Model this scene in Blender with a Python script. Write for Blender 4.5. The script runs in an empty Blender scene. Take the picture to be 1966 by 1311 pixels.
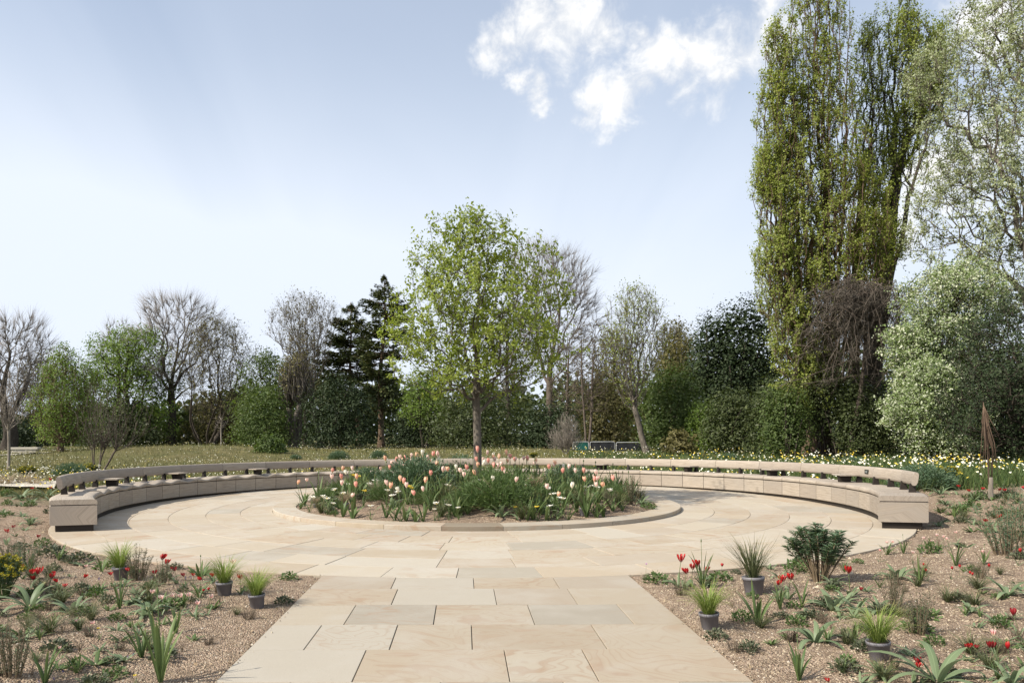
import bpy, math, random
import numpy as np
from mathutils import Matrix, Vector

random.seed(7)
RNG = np.random.default_rng(11)
SC = bpy.context.scene
COL = SC.collection

# ------------------------------------------------------------------ camera
CAM_H = 1.5
FPX, PX0, PY0, YAW, ROLL = 1432.13, 870.79, 832.87, -0.0138, -0.0065   # measured on the 1966 px wide photograph
R0 = Vector((math.cos(YAW), -math.sin(YAW), 0)); F0 = Vector((math.sin(YAW), math.cos(YAW), 0)); U0 = Vector((0, 0, 1))
cr = R0 * math.cos(ROLL) + U0 * math.sin(ROLL)
cu = R0 * -math.sin(ROLL) + U0 * math.cos(ROLL)
cam_data = bpy.data.cameras.new('camera'); cam = bpy.data.objects.new('camera', cam_data); COL.objects.link(cam)
m = Matrix.Identity(4)
for i in range(3):
    m[i][0], m[i][1], m[i][2] = cr[i], cu[i], -F0[i]
m[2][3] = CAM_H
cam.matrix_world = m
cam_data.sensor_fit = 'HORIZONTAL'; cam_data.sensor_width = 36
cam_data.lens = FPX / 1966 * 36
cam_data.shift_x = (983 - PX0) / 1966
cam_data.shift_y = (PY0 - 655.5) / 1966
cam_data.clip_start = 0.05; cam_data.clip_end = 5000
SC.camera = cam

# ------------------------------------------------------------------ light
SUN_EL, SUN_AZ = math.radians(43), math.atan2(-0.456, -0.89)
SUN_DIR = Vector((math.cos(SUN_AZ) * math.cos(SUN_EL), math.sin(SUN_AZ) * math.cos(SUN_EL), math.sin(SUN_EL)))
sun_data = bpy.data.lights.new('sun', 'SUN'); sun_data.energy = 5.0; sun_data.angle = math.radians(0.55); sun_data.color = (1.0, 0.93, 0.82)
sun = bpy.data.objects.new('sun', sun_data); COL.objects.link(sun); sun.location = (-20, -12, 30)
sun.rotation_euler = SUN_DIR.to_track_quat('Z', 'Y').to_euler()

SC.view_settings.view_transform = 'Standard'; SC.view_settings.look = 'None'
SC.view_settings.exposure = 0.42; SC.view_settings.gamma = 1.0; SC.view_settings.use_curve_mapping = False
SC.render.engine = 'CYCLES'
SC.cycles.use_denoising = True
SC.cycles.max_bounces = 6; SC.cycles.diffuse_bounces = 3; SC.cycles.glossy_bounces = 2
SC.cycles.transmission_bounces = 4; SC.cycles.transparent_max_bounces = 4
SC.cycles.caustics_reflective = False; SC.cycles.caustics_refractive = False
SC.cycles.sample_clamp_indirect = 6

class NT:
    """a small shorthand for node trees"""
    def __init__(s, tree): s.t = tree; s.n = tree.nodes; s.l = tree.links
    def node(s, typ, **kw):
        n = s.n.new(typ)
        for k, v in kw.items():
            if k.startswith('i_'):
                key = k[2:]; key = int(key) if key.isdigit() else key.replace('_', ' ')
                s.set(n.inputs[key], v)
            else: setattr(n, k, v)
        return n
    def set(s, sock, v):
        if hasattr(v, 'is_output') or hasattr(v, 'links') and hasattr(v, 'node'): s.l.new(v, sock)
        else:
            try: sock.default_value = v
            except Exception: sock.default_value = tuple(v) + (1.0,)
    def math(s, op, a, b=None, c=None, clamp=False):
        n = s.n.new('ShaderNodeMath'); n.operation = op; n.use_clamp = clamp
        for i, v in enumerate((a, b, c)):
            if v is not None: s.set(n.inputs[i], v)
        return n.outputs[0]
    def vmath(s, op, a, b=None):
        n = s.n.new('ShaderNodeVectorMath'); n.operation = op
        s.set(n.inputs[0], a)
        if b is not None: s.set(n.inputs[1], b)
        return n.outputs['Value'] if op in ('DISTANCE', 'LENGTH', 'DOT_PRODUCT') else n.outputs[0]
    def noise(s, vec, scale, detail=4, rough=.55, dist=0.0, color=False):
        n = s.n.new('ShaderNodeTexNoise'); s.l.new(vec, n.inputs['Vector'])
        n.inputs['Scale'].default_value = scale; n.inputs['Detail'].default_value = detail
        n.inputs['Roughness'].default_value = rough; n.inputs['Distortion'].default_value = dist
        return n.outputs['Color' if color else 'Fac']
    def ramp(s, fac, stops, interp='LINEAR'):
        n = s.n.new('ShaderNodeValToRGB'); n.color_ramp.interpolation = interp
        e = n.color_ramp.elements
        while len(e) < len(stops): e.new(0.5)
        for el, (p, c) in zip(e, stops):
            el.position = p; el.color = tuple(c) + (1,) if hasattr(c, '__len__') else (c, c, c, 1)
        s.set(n.inputs[0], fac); return n.outputs[0]
    def mix(s, fac, a, b, mode='MIX'):
        n = s.n.new('ShaderNodeMix'); n.data_type = 'RGBA'; n.blend_type = mode; n.clamp_factor = True
        s.set(n.inputs[0], fac); s.set(n.inputs[6], a); s.set(n.inputs[7], b); return n.outputs[2]
    def map(s, v, a, b, c=0., d=1., smooth=True):
        n = s.n.new('ShaderNodeMapRange'); n.interpolation_type = 'SMOOTHSTEP' if smooth else 'LINEAR'
        s.set(n.inputs[0], v)
        for i, x in enumerate((a, b, c, d)): n.inputs[1 + i].default_value = x
        return n.outputs[0]
    def mapping(s, vec, scale=(1, 1, 1), loc=(0, 0, 0), rot=(0, 0, 0)):
        n = s.n.new('ShaderNodeMapping'); s.l.new(vec, n.inputs[0])
        n.inputs['Scale'].default_value = scale; n.inputs['Location'].default_value = loc; n.inputs['Rotation'].default_value = rot
        return n.outputs[0]

def ray_dir(px, py):
    """direction in the world of a point of the photograph"""
    v = (cr * ((px - PX0) / FPX) + F0 + cu * (-(py - PY0) / FPX)); return v
def at_ground(px, py, z=0.0):
    d = ray_dir(px, py); t = (z - CAM_H) / d.z; return Vector((d.x * t, d.y * t, z))
def at_depth(px, py, Y):
    d = ray_dir(px, py); t = Y / d.y; return Vector((d.x * t, Y, CAM_H + d.z * t))

# ------------------------------------------------------------------ sky
world = bpy.data.worlds.new('World'); SC.world = world; world.use_nodes = True
world.cycles.sampling_method = 'MANUAL'; world.cycles.sample_map_resolution = 256
w = NT(world.node_tree); w.n.clear()
sky = w.node('ShaderNodeTexSky', sky_type='NISHITA', sun_disc=False, sun_elevation=SUN_EL)
sky.sun_rotation = math.atan2(SUN_DIR.x, SUN_DIR.y) % (2 * math.pi)
sky.air_density = 1.15; sky.dust_density = 2.2; sky.ozone_density = 1.3; sky.altitude = 20
tc = w.node('ShaderNodeTexCoord').outputs['Generated']
VEIL, CUM_LO, CUM_HI = (5.35, 5.82, 6.6), (5.6, 5.7, 5.85), (6.9, 6.85, 6.75)
sep = w.node('ShaderNodeSeparateXYZ', i_0=tc)
dz = w.math('MAXIMUM', sep.outputs[2], 0.02)
# a high, thin veil of cirrus: noise on a plane far above, stretched along the wind
plane = w.node('ShaderNodeCombineXYZ', i_0=w.math('DIVIDE', sep.outputs[0], w.math('ADD', dz, .25)), i_1=w.math('DIVIDE', sep.outputs[1], w.math('ADD', dz, .25)), i_2=0.0).outputs[0]
cir = w.noise(w.mapping(plane, (2.1, .42, 1), (3.1, 1.7, 0), (0, 0, math.radians(-31))), 1.0, 4, .5, .8)
cir2 = w.noise(w.mapping(plane, (2.6, .35, 1), (7.1, 2.2, 0), (0, 0, math.radians(33))), .8, 4, .5, .7)
veil = w.math('ADD', w.map(cir, .30, .85, .34, .48), w.map(cir2, .36, .85, 0, .10))
lowhaze = w.map(sep.outputs[2], 0.0, 0.52, 0.95, 0.0)
sunside = w.vmath('DOT_PRODUCT', tc, (SUN_DIR.x, SUN_DIR.y, 0.25))
lowhaze = w.math('MULTIPLY', lowhaze, w.map(sunside, -0.9, 0.15, .42, 1.4))
veil = w.math('ADD', veil, lowhaze, clamp=True)
# fair weather cumulus: soft heaps, torn at the edges
warp = w.vmath('ADD', tc, w.vmath('MULTIPLY', w.vmath('SUBTRACT', w.noise(tc, 10, 5, .66, 0, True), (.5, .5, .5)), (.105, .105, .105)))
blobs = [(975, 80, 40), (1030, 45, 58), (1095, 32, 66), (1145, 62, 40), (1235, 70, 26), (1135, 196, 30), (1180, 196, 36), (1222, 172, 36), (1262, 128, 42), (1310, 128, 48), (1362, 118, 50), (1412, 84, 52), (1460, 62, 46), (1500, 60, 36), (1025, 168, 22), (1690, 440, 50), (1840, 320, 60), (1890, 60, 44),
         (-700, 200, 120), (2700, 60, 140), (600, -500, 130)]
acc = None
for bx_, by_, br_ in blobs:
    d = ray_dir(bx_, by_).normalized(); rad = br_ / FPX
    f = w.map(w.vmath('DISTANCE', warp, tuple(d)), 0.0, rad * 2.0, 1.0, 0.0, smooth=False)
    acc = f if acc is None else w.math('MAXIMUM', acc, f)
puff = w.noise(tc, 20, 5, .62, .3)
dens = w.math('ADD', acc, w.math('MULTIPLY', w.math('SUBTRACT', puff, .5), 1.9))
cum = w.map(dens, .12, 1.0, 0, 1)
cum = w.math('MULTIPLY', cum, w.map(acc, .0, .35, 0, 1))
veilc = w.mix(veil, sky.outputs[0], VEIL)
cumc = w.mix(w.map(puff, .35, .62), CUM_LO, CUM_HI)
final = w.mix(cum, veilc, cumc)
bg = w.node('ShaderNodeBackground', i_0=final, i_1=0.122)
w.l.new(bg.outputs[0], w.node('ShaderNodeOutputWorld').inputs[0])

# ------------------------------------------------------------------ mesh and object helpers
def new_mesh(name, V, F, uv=None, smooth=False, mats=(), midx=None):
    V = np.asarray(V, np.float32).reshape(-1, 3)
    Fs = [np.asarray(f, np.int32) for f in (F if isinstance(F, list) else [F])]
    Fs = [f for f in Fs if f.size]
    me = bpy.data.meshes.new(name)
    me.vertices.add(len(V)); me.vertices.foreach_set('co', V.ravel())
    nl = sum(f.size for f in Fs); npoly = sum(len(f) for f in Fs)
    me.loops.add(nl); me.polygons.add(npoly)
    li = np.concatenate([f.ravel() for f in Fs]).astype(np.int32)
    me.loops.foreach_set('vertex_index', li)
    tot = np.concatenate([np.full(len(f), f.shape[1], np.int32) for f in Fs])
    st = np.zeros(npoly, np.int32); st[1:] = np.cumsum(tot)[:-1]
    me.polygons.foreach_set('loop_start', st)
    me.polygons.foreach_set('use_smooth', np.full(npoly, bool(smooth)))
    for mt in mats: me.materials.append(mt)
    if midx is not None: me.polygons.foreach_set('material_index', np.asarray(midx, np.int32))
    if uv is not None:
        lay = me.uv_layers.new(name='UVMap'); lay.data.foreach_set('uv', np.asarray(uv, np.float32)[li].ravel())
    me.update(calc_edges=True)
    return me
def add(name, me, mat=None, parent=None, loc=None, rz=None, scale=None):
    o = bpy.data.objects.new(name, me); COL.objects.link(o)
    if mat is not None and me is not None and not me.materials: me.materials.append(mat)
    if parent is not None: o.parent = parent
    if loc is not None: o.location = loc
    if rz is not None: o.rotation_euler = (0, 0, rz)
    if scale is not None: o.scale = (scale,) * 3 if not hasattr(scale, '__len__') else scale
    return o
def tag(o, label=None, cat=None, group=None, kind=None):
    for k, v in (('label', label), ('category', cat), ('group', group), ('kind', kind)):
        if v: o[k] = v
    return o
def empty(name, loc, label, cat, group=None, rz=0, scale=1):
    o = bpy.data.objects.new(name, None); COL.objects.link(o); o.location = loc; o.rotation_euler = (0, 0, rz); o.scale = (scale,) * 3
    o.empty_display_size = .1
    return tag(o, label, cat, group)
class MB:
    """collects pieces into one mesh"""
    def __init__(s): s.V = []; s.F = {}; s.UV = []; s.n = 0; s.M = {}
    def add(s, V, F, uv=None, mi=0):
        V = np.asarray(V, float).reshape(-1, 3)
        for f in (F if isinstance(F, list) else [F]):
            f = np.atleast_2d(np.asarray(f, int))
            if f.size == 0: continue
            s.F.setdefault(f.shape[1], []).append(f + s.n); s.M.setdefault(f.shape[1], []).append(np.full(len(f), mi))
        s.V.append(V); s.UV.append(np.zeros((len(V), 2)) if uv is None else np.asarray(uv, float)); s.n += len(V)
    def mesh(s, name, smooth=False, mats=()):
        ks = sorted(s.F)
        return new_mesh(name, np.concatenate(s.V), [np.concatenate(s.F[k]) for k in ks], np.concatenate(s.UV), smooth, mats, np.concatenate([np.concatenate(s.M[k]) for k in ks]))
    def box(s, c, size, rz=0, uvs=1):
        x, y, z = [q / 2 for q in size]
        v = np.array([[-x, -y, -z], [x, -y, -z], [x, y, -z], [-x, y, -z], [-x, -y, z], [x, -y, z], [x, y, z], [-x, y, z]])
        a = np.array([[math.cos(rz), -math.sin(rz)], [math.sin(rz), math.cos(rz)]]); v[:, :2] = v[:, :2] @ a.T
        s.add(v + np.array(c), [[0, 3, 2, 1], [4, 5, 6, 7], [0, 1, 5, 4], [1, 2, 6, 5], [2, 3, 7, 6], [3, 0, 4, 7]])
    def tube(s, pts, rad, k=6, cap=True, mi=0):
        pts = np.asarray(pts, float); n = len(pts); rad = np.broadcast_to(rad, n)
        d = np.gradient(pts, axis=0); d /= np.linalg.norm(d, axis=1)[:, None] + 1e-9
        ref = np.array([.83, .53, .17]); a = np.cross(d, ref); a /= np.linalg.norm(a, axis=1)[:, None] + 1e-9; b = np.cross(d, a)
        th = np.arange(k) * 2 * math.pi / k
        V = pts[:, None] + rad[:, None, None] * (np.cos(th)[None, :, None] * a[:, None] + np.sin(th)[None, :, None] * b[:, None])
        i = np.arange(n - 1)[:, None] * k; j = np.arange(k)[None]; j2 = (j + 1) % k
        F = np.stack([i + j, i + k + j, i + k + j2, i + j2], -1).reshape(-1, 4)
        uv = np.zeros((n * k, 2)); uv[:, 1] = np.repeat(np.linspace(0, 1, n), k)
        fs = [F]
        if cap: fs.append(np.array([[(n - 1) * k + (k - 1 - q) for q in range(k)]]))
        s.add(V.reshape(-1, 3), fs, uv, mi)
    def lathe(s, prof, k=20, mi=0):
        prof = np.asarray(prof, float); n = len(prof); th = np.arange(k) * 2 * math.pi / k
        V = np.stack([prof[:, 0:1] * np.cos(th), prof[:, 0:1] * np.sin(th), np.repeat(prof[:, 1:2], k, 1)], -1)
        i = np.arange(n - 1)[:, None] * k; j = np.arange(k)[None]; j2 = (j + 1) % k
        s.add(V.reshape(-1, 3), np.stack([i + j, i + j2, i + k + j2, i + k + j], -1).reshape(-1, 4), None, mi)

# ------------------------------------------------------------------ materials
def material(name):
    mt = bpy.data.materials.new(name); mt.use_nodes = True; t = NT(mt.node_tree); t.n.clear()
    out = t.node('ShaderNodeOutputMaterial'); return mt, t, out
def principled(t, out, col, rough=.8, bump=None, bstr=.3, bdist=.01, spec=.3):
    p = t.node('ShaderNodeBsdfPrincipled'); t.set(p.inputs['Base Color'], col); t.set(p.inputs['Roughness'], rough)
    p.inputs['Specular IOR Level'].default_value = spec
    if bump is not None:
        b = t.node('ShaderNodeBump'); b.inputs['Strength'].default_value = bstr; b.inputs['Distance'].default_value = bdist
        t.l.new(bump, b.inputs['Height']); t.l.new(b.outputs[0], p.inputs['Normal'])
    t.l.new(p.outputs[0], out.inputs[0]); return p
def plain(name, col, rough=.7, spec=.3):
    mt, t, out = material(name)
    c = t.node('ShaderNodeTexCoord').outputs['Object']
    n = t.noise(c, 14, 4)
    principled(t, out, t.mix(n, tuple(x * .8 for x in col), tuple(min(1, x * 1.2) for x in col)), rough, spec=spec); return mt

def sandstone(name, tint=1.0, edge=False):
    mt, t, out = material(name)
    oi = t.node('ShaderNodeObjectInfo'); rnd = oi.outputs['Random']
    pos = t.node('ShaderNodeNewGeometry').outputs['Position']
    off = t.node('ShaderNodeCombineXYZ', i_0=t.math('MULTIPLY', rnd, 91.7), i_1=t.math('MULTIPLY', rnd, 37.3), i_2=t.math('MULTIPLY', rnd, 13.1)).outputs[0]
    p = t.vmath('ADD', pos, off)
    base = t.ramp(rnd, [(0, (.43, .37, .285)), (.18, (.41, .35, .275)), (.34, (.455, .40, .315)), (.5, (.43, .36, .27)), (.64, (.365, .33, .27)), (.76, (.46, .42, .35)), (.9, (.40, .335, .25)), (1, (.44, .38, .30))], 'CONSTANT')
    # iron banding that swirls through some of the slabs
    wob = t.noise(t.mapping(p, (.6, .9, 1)), 1.1, 3, .5, .6)
    band = t.math('FRACT', t.math('MULTIPLY', wob, 9.0))
    band = t.map(t.math('ABSOLUTE', t.math('SUBTRACT', band, .5)), .0, .28, 1, 0)
    rnd2 = t.math('FRACT', t.math('MULTIPLY', rnd, 17.31))
    band = t.math('MULTIPLY', band, t.map(rnd2, .25, .9, 0.05, .75))
    band = t.math('MULTIPLY', band, t.map(t.noise(p, 1.7, 3), .42, .62))
    col = t.mix(band, base, (.36, .24, .155)); line = t.math('FRACT', t.math('MULTIPLY', wob, 34.0)); line = t.map(t.math('ABSOLUTE', t.math('SUBTRACT', line, .5)), .0, .2, .42, 0); col = t.mix(t.math('MULTIPLY', line, t.map(rnd2, .3, .8)), col, (.34, .235, .16))
    blotch = t.noise(p, 1.6, 5, .6, .3)
    col = t.mix(t.map(blotch, .42, .72, 0, .5), col, (.49, .455, .395))
    grain = t.noise(pos, 230, 3, .7)
    col = t.mix(t.map(grain, .3, .7, .0, .22), col, (.30, .25, .19))
    stain = t.noise(pos, .55, 6, .65)
    col = t.mix(t.map(stain, .5, .78, 0, .28), col, (.36, .32, .265))
    speck = t.noise(pos, 48, 2, .5)
    col = t.mix(t.map(speck, .70, .78, 0, .45), col, (.23, .20, .165))
    col = t.mix(1, col, (.90, .895, .88), 'MULTIPLY')
    if tint != 1: col = t.mix(1, col, (tint,) * 3, 'MULTIPLY')
    principled(t, out, col, .82, t.math('ADD', t.math('MULTIPLY', grain, .5), t.noise(pos, 26, 4, .6)), .35, .004, .25)
    return mt
M_SLAB = sandstone('sandstone paving')
M_PATHSLAB = sandstone('walked sandstone paving', .88)
M_KERB = sandstone('sandstone kerb')
M_GREYKERB = sandstone('grey sandstone kerb', .62)

def timber(name):
    mt, t, out = material(name)
    rnd = t.node('ShaderNodeObjectInfo').outputs['Random']
    uv = t.node('ShaderNodeUVMap').outputs[0]
    o = t.node('ShaderNodeCombineXYZ', i_0=t.math('MULTIPLY', rnd, 57.0), i_1=t.math('MULTIPLY', rnd, 23.0), i_2=0.).outputs[0]
    p = t.vmath('ADD', uv, o)
    streak = t.noise(t.mapping(p, (1.4, 26, 1)), 2.2, 6, .62, .25)
    fine = t.noise(t.mapping(p, (4, 160, 1)), 2, 4, .6)
    patch = t.noise(t.mapping(p, (.9, 2.2, 1)), 1.5, 4, .5)
    col = t.ramp(streak, [(.25, (.195, .16, .125)), (.45, (.32, .272, .215)), (.62, (.41, .352, .285)), (.8, (.26, .22, .175))])
    col = t.mix(t.map(patch, .4, .7, 0, .5), col, (.33, .295, .25))
    col = t.mix(t.map(t.math('FRACT', t.math('MULTIPLY', rnd, 7.7)), 0, 1, 0, .4), col, (.22, .185, .155))
    col = t.mix(t.map(fine, .55, .8, 0, .4), col, (.18, .14, .105))
    drip = t.noise(t.mapping(p, (9, .7, 1)), 2, 4, .6)
    col = t.mix(t.map(drip, .56, .78, 0, .4), col, (.20, .165, .135))
    principled(t, out, col, .78, t.math('ADD', streak, fine), .4, .004, .25); return mt
M_TIMBER = timber('weathered oak')
M_DARK = plain('dark bronze metal', (.022, .017, .013), .6)
M_STEEL = plain('galvanised steel', (.42, .44, .46), .45)

# ------------------------------------------------------------------ ground
CX, CY = 0.2286, 15.642
PATH_L, PATH_R = -1.526, 1.731
R_KERB, R_SOIL, R_PAVE, R_BENCH, R_BACK = 4.125, 3.67, 7.867, 7.1955, 7.87
def wav(x, y):
    return (np.sin(x * 2.1 + 1.3 * np.sin(y * 1.7)) + np.sin(y * 2.9 + 1.1 * np.sin(x * 2.3 + 1)) + .6 * np.sin(x * 5.3 + y * 4.1) + .5 * np.sin(y * 7.7 - x * 6.1) + .35 * np.sin(x * 13.1 + 3 * np.sin(y * 9.)) + .35 * np.sin(y * 14.3 + 2 * np.sin(x * 11.)))
def sstep(a, b, v):
    q = np.clip((v - a) / (b - a), 0, 1); return q * q * (3 - 2 * q)
def terrain(x, y):
    x = np.asarray(x, float); y = np.asarray(y, float)
    r = np.hypot(x - CX, y - CY)
    dpath = np.where(y < 8, np.maximum(PATH_L - x, x - PATH_R), 99.0)
    d = np.minimum(r - R_PAVE, dpath)
    z = -.012 + .07 * sstep(.05, 1.6, d) + (.012 * wav(x, y)) * sstep(.0, .5, d)
    z = np.where(d < .0, -.07, z)
    z += .10 * sstep(9, 14, r) * sstep(9, 14, y)
    z += .80 * np.exp(-((x + 16.5) / 9.0) ** 2 - ((y - 47) / 8.0) ** 2)
    z += .10 * sstep(24, 45, y) * np.sin(x * .21 + 1) * np.exp(-(y - 45) ** 2 / 900)
    z += .16 * sstep(0.2, 3., x - 7.6) * sstep(9, 12, y) * (1 - sstep(20, 30, y))
    return z
def bed_z(x, y):
    r = np.hypot(np.asarray(x, float) - CX, np.asarray(y, float) - CY)
    return .055 + .30 * (1 - np.clip(r / R_SOIL, 0, 1) ** 2) + .012 * wav(np.asarray(x) * 1.3, np.asarray(y) * 1.3) * np.clip((R_SOIL - r) * 3, 0, 1)

def axis(lo, hi, step, far, growth=1.22):
    a = list(np.arange(lo, hi, step)); s = step
    while a[-1] < far: s *= growth; a.append(a[-1] + s)
    s = step; left = []
    v = lo
    while v > -far: s *= growth; v -= s; left.append(v)
    return np.array(left[::-1] + a)
gx = axis(-11, 12, .09, 1600); gy = axis(-2, 15, .09, 1600)
X, Y = np.meshgrid(gx, gy); Z = terrain(X, Y)
n, mgrid = X.shape
i = np.arange(n - 1)[:, None] * mgrid; j = np.arange(mgrid - 1)[None]
GF = np.stack([i + j, i + j + 1, i + mgrid + j + 1, i + mgrid + j], -1).reshape(-1, 4)
def soil_nodes(t, pos):
    big = t.noise(pos, .9, 5, .6); mid = t.noise(pos, 9, 5, .65)
    vor = t.node('ShaderNodeTexVoronoi', feature='F1'); t.l.new(pos, vor.inputs['Vector']); vor.inputs['Scale'].default_value = 78
    peb = t.ramp(t.node('ShaderNodeSeparateColor', i_0=vor.outputs['Color']).outputs[0], [(0, (.19, .13, .092)), (.3, (.33, .235, .165)), (.55, (.45, .335, .24)), (.8, (.54, .43, .32)), (1, (.28, .19, .14))])
    col = t.mix(t.map(mid, .35, .7, .15, .75), peb, (.185, .138, .094))
    col = t.mix(t.map(big, .45, .75, 0, .55), col, (.13, .09, .064))
    h = t.math('ADD', t.math('MULTIPLY', vor.outputs['Distance'], -1.2), t.math('MULTIPLY', mid, .8))
    return col, h
mt, t, out = material('ground'); M_GROUND = mt
pos = t.node('ShaderNodeNewGeometry').outputs['Position']
soil, hgt = soil_nodes(t, pos)
sp = t.node('ShaderNodeSeparateXYZ', i_0=pos)
gr = t.noise(pos, 1.3, 6, .65); gr2 = t.noise(pos, .12, 4, .6)
grass = t.mix(t.map(gr, .3, .7), (.085, .085, .03), (.19, .16, .075)); grass = t.mix(t.map(gr2, .35, .65), grass, (.11, .11, .04))
edge = t.math('ADD', sp.outputs[1], t.math('MULTIPLY', t.math('SUBTRACT', t.noise(pos, .5, 4), .5), 5))
col = t.mix(t.map(edge, 15.0, 18.5), soil, grass)
principled(t, out, col, .95, hgt, .9, .02, .15)
ground = add('ground', new_mesh('ground', np.stack([X, Y, Z], -1).reshape(-1, 3), GF, smooth=True), M_GROUND); tag(ground, kind='structure')

mt, t, out = material('mulch'); M_SOIL = mt
soil, hgt = soil_nodes(t, t.node('ShaderNodeNewGeometry').outputs['Position']); principled(t, out, soil, .95, hgt, .9, .02, .15)

# loose gravel lying on the planting soil
mt, t, out = material('gravel'); M_GRAVEL = mt
isl = t.node('ShaderNodeNewGeometry').outputs['Random Per Island']
principled(t, out, t.ramp(isl, [(0, (.11, .084, .058)), (.2, (.20, .153, .103)), (.42, (.30, .235, .16)), (.62, (.385, .315, .222)), (.8, (.485, .415, .305)), (.93, (.24, .178, .125)), (1, (.59, .55, .465))]), .85, spec=.25)
def pebbles(name, P, size):
    n = len(P)
    o = np.array([[1, 0, -.3], [0, 1, -.3], [-1, 0, -.3], [0, -1, -.3], [.15, .1, .75]]); f = np.array([[0, 1, 4], [1, 2, 4], [2, 3, 4], [3, 0, 4]])
    a = RNG.uniform(0, 2 * math.pi, n); ca, sa = np.cos(a)[:, None], np.sin(a)[:, None]
    V = o[None] * (size[:, None, None] * RNG.uniform(.55, 1.25, (n, 5, 1))) * np.array([1, .75, .9])
    V = np.stack([V[..., 0] * ca - V[..., 1] * sa, V[..., 0] * sa + V[..., 1] * ca, V[..., 2]], -1) + P[:, None]
    F = f[None] + (np.arange(n) * 5)[:, None, None]
    return new_mesh(name, V.reshape(-1, 3), F.reshape(-1, 3), smooth=False)
yy = 3.6 * (16.5 / 3.6) ** RNG.random(120000); xx = RNG.uniform(-.72, .86, 120000) * (yy + .4)
rr = np.hypot(xx - CX, yy - CY); inpath = (xx > PATH_L - .012) & (xx < PATH_R + .012) & (yy < 8)
spill = .09 * RNG.random(120000) ** 7; keep = (rr > R_PAVE + .012 - spill) & ~((xx > PATH_L - .012 + spill) & (xx < PATH_R + .012 - spill) & (yy < 8)); xx, yy = xx[keep][:66000], yy[keep][:66000]
size = (.0036 + .005 * RNG.random(len(xx)) ** 2) * (1 + .05 * yy) * np.where(RNG.random(len(xx)) < .012, 2.4, 1)
zg = terrain(xx, yy); P = np.stack([xx, yy, np.where(zg < -.05, size * .5, zg + size * .25)], -1)
gravel = add('gravel', pebbles('gravel', P, size), M_GRAVEL); tag(gravel, 'tan gravel mulch strewn over the planting soil', 'gravel', kind='stuff')

# ------------------------------------------------------------------ paving
def prism(outline, top, depth, ch=.004):
    """a flat slab with slightly worn arrises: outline is counter-clockwise"""
    P = np.asarray(outline, float); n = len(P); c = P.mean(0)
    nx = np.roll(P, -1, 0) - np.roll(P, 1, 0); nx /= np.linalg.norm(nx, axis=1)[:, None]
    inn = P + np.stack([-nx[:, 1], nx[:, 0]], -1) * ch
    V = np.concatenate([np.c_[inn, np.full(n, top)], np.c_[P, np.full(n, top - ch)], np.c_[P, np.full(n, top - depth)]])
    k = np.arange(n); k2 = (k + 1) % n
    return V, [k[None], np.stack([n + k, n + k2, k2, k], -1), np.stack([2 * n + k, 2 * n + k2, n + k2, n + k], -1)]
paving = add('paving', None); tag(paving, kind='structure')
a = np.linspace(0, 2 * math.pi, 160, endpoint=False)
base = MB()
base.add(np.c_[CX + (R_PAVE - .02) * np.cos(a), CY + (R_PAVE - .02) * np.sin(a), np.full(160, -.013)], [np.arange(160)[None]])
base.add([[PATH_L + .02, -2, -.017], [PATH_R - .02, -2, -.017], [PATH_R - .02, 8.2, -.017], [PATH_L + .02, 8.2, -.017]], [[0, 1, 2, 3]])
M_MORTAR = plain('jointing sand', (.20, .165, .125), .95)
add('bedding_mortar', base.mesh('bedding_mortar'), M_MORTAR, paving)
G = .0028
def slab(outline, mat=M_SLAB):
    V, F = prism(outline, RNG.normal(0, .0012), .045)
    add('paving_slab', new_mesh('paving_slab', V, F), mat, paving)
rings = [4.128, 4.735, 5.36, 6.012, 6.66, 7.27, 7.867]
for q in range(6):
    r0, r1 = rings[q] + G, rings[q + 1] - G
    full = q < 5
    ang = RNG.uniform(0, .1) if full else math.radians(190); end = ang + 2 * math.pi if full else math.radians(350)
    cuts = [ang]
    while cuts[-1] < end - .02: cuts.append(cuts[-1] + RNG.uniform(.62, 1.32) / (r0 + .3))
    if full:
        s_ = 2 * math.pi / (cuts[-1] - ang); cuts = [ang + (c - ang) * s_ for c in cuts]
    for a0, a1 in zip(cuts[:-1], cuts[1:]):
        k = max(3, int((a1 - a0) * r1 / .22) + 1)
        o_ = [(CX + r1 * math.cos(v), CY + r1 * math.sin(v)) for v in np.linspace(a0 + G / r1, a1 - G / r1, k)]
        i_ = [(CX + r0 * math.cos(v), CY + r0 * math.sin(v)) for v in np.linspace(a1 - G / r0, a0 + G / r0, k)]
        slab(o_ + i_)
rowY = [7.237, 6.563, 5.881, 5.198, 4.522, 3.84, 3.16, 2.48, 1.8, 1.12, .44, -.24, -.92]
joints = [[-.72, .09, .92], [-.65, .28, .99], [-.96, -.25, .55, 1.33], [-1.13, -.53, .05, .99], [-.69, .27, .81], [-1.06, -.15, .59, 1.29]]
while len(joints) < 13: joints.append(sorted(RNG.uniform(-1.1, -.6, 1).tolist() + RNG.uniform(-.2, .4, 1).tolist() + RNG.uniform(.9, 1.3, 1).tolist()))
for q, js in enumerate(joints):
    y0 = rowY[q] + G; xs = [PATH_L] + js + [PATH_R]
    for k in range(len(xs) - 1):
        x0, x1 = xs[k] + G, xs[k + 1] - G
        if q == 0:
            top_ = [(v, CY - math.sqrt((R_PAVE + G) ** 2 - (v - CX) ** 2) - G) for v in np.linspace(x1, x0, 5)]
        else: top_ = [(x1, rowY[q - 1] - G), (x0, rowY[q - 1] - G)]
        slab([(x0, y0), (x1, y0)] + top_, M_PATHSLAB)

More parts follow.
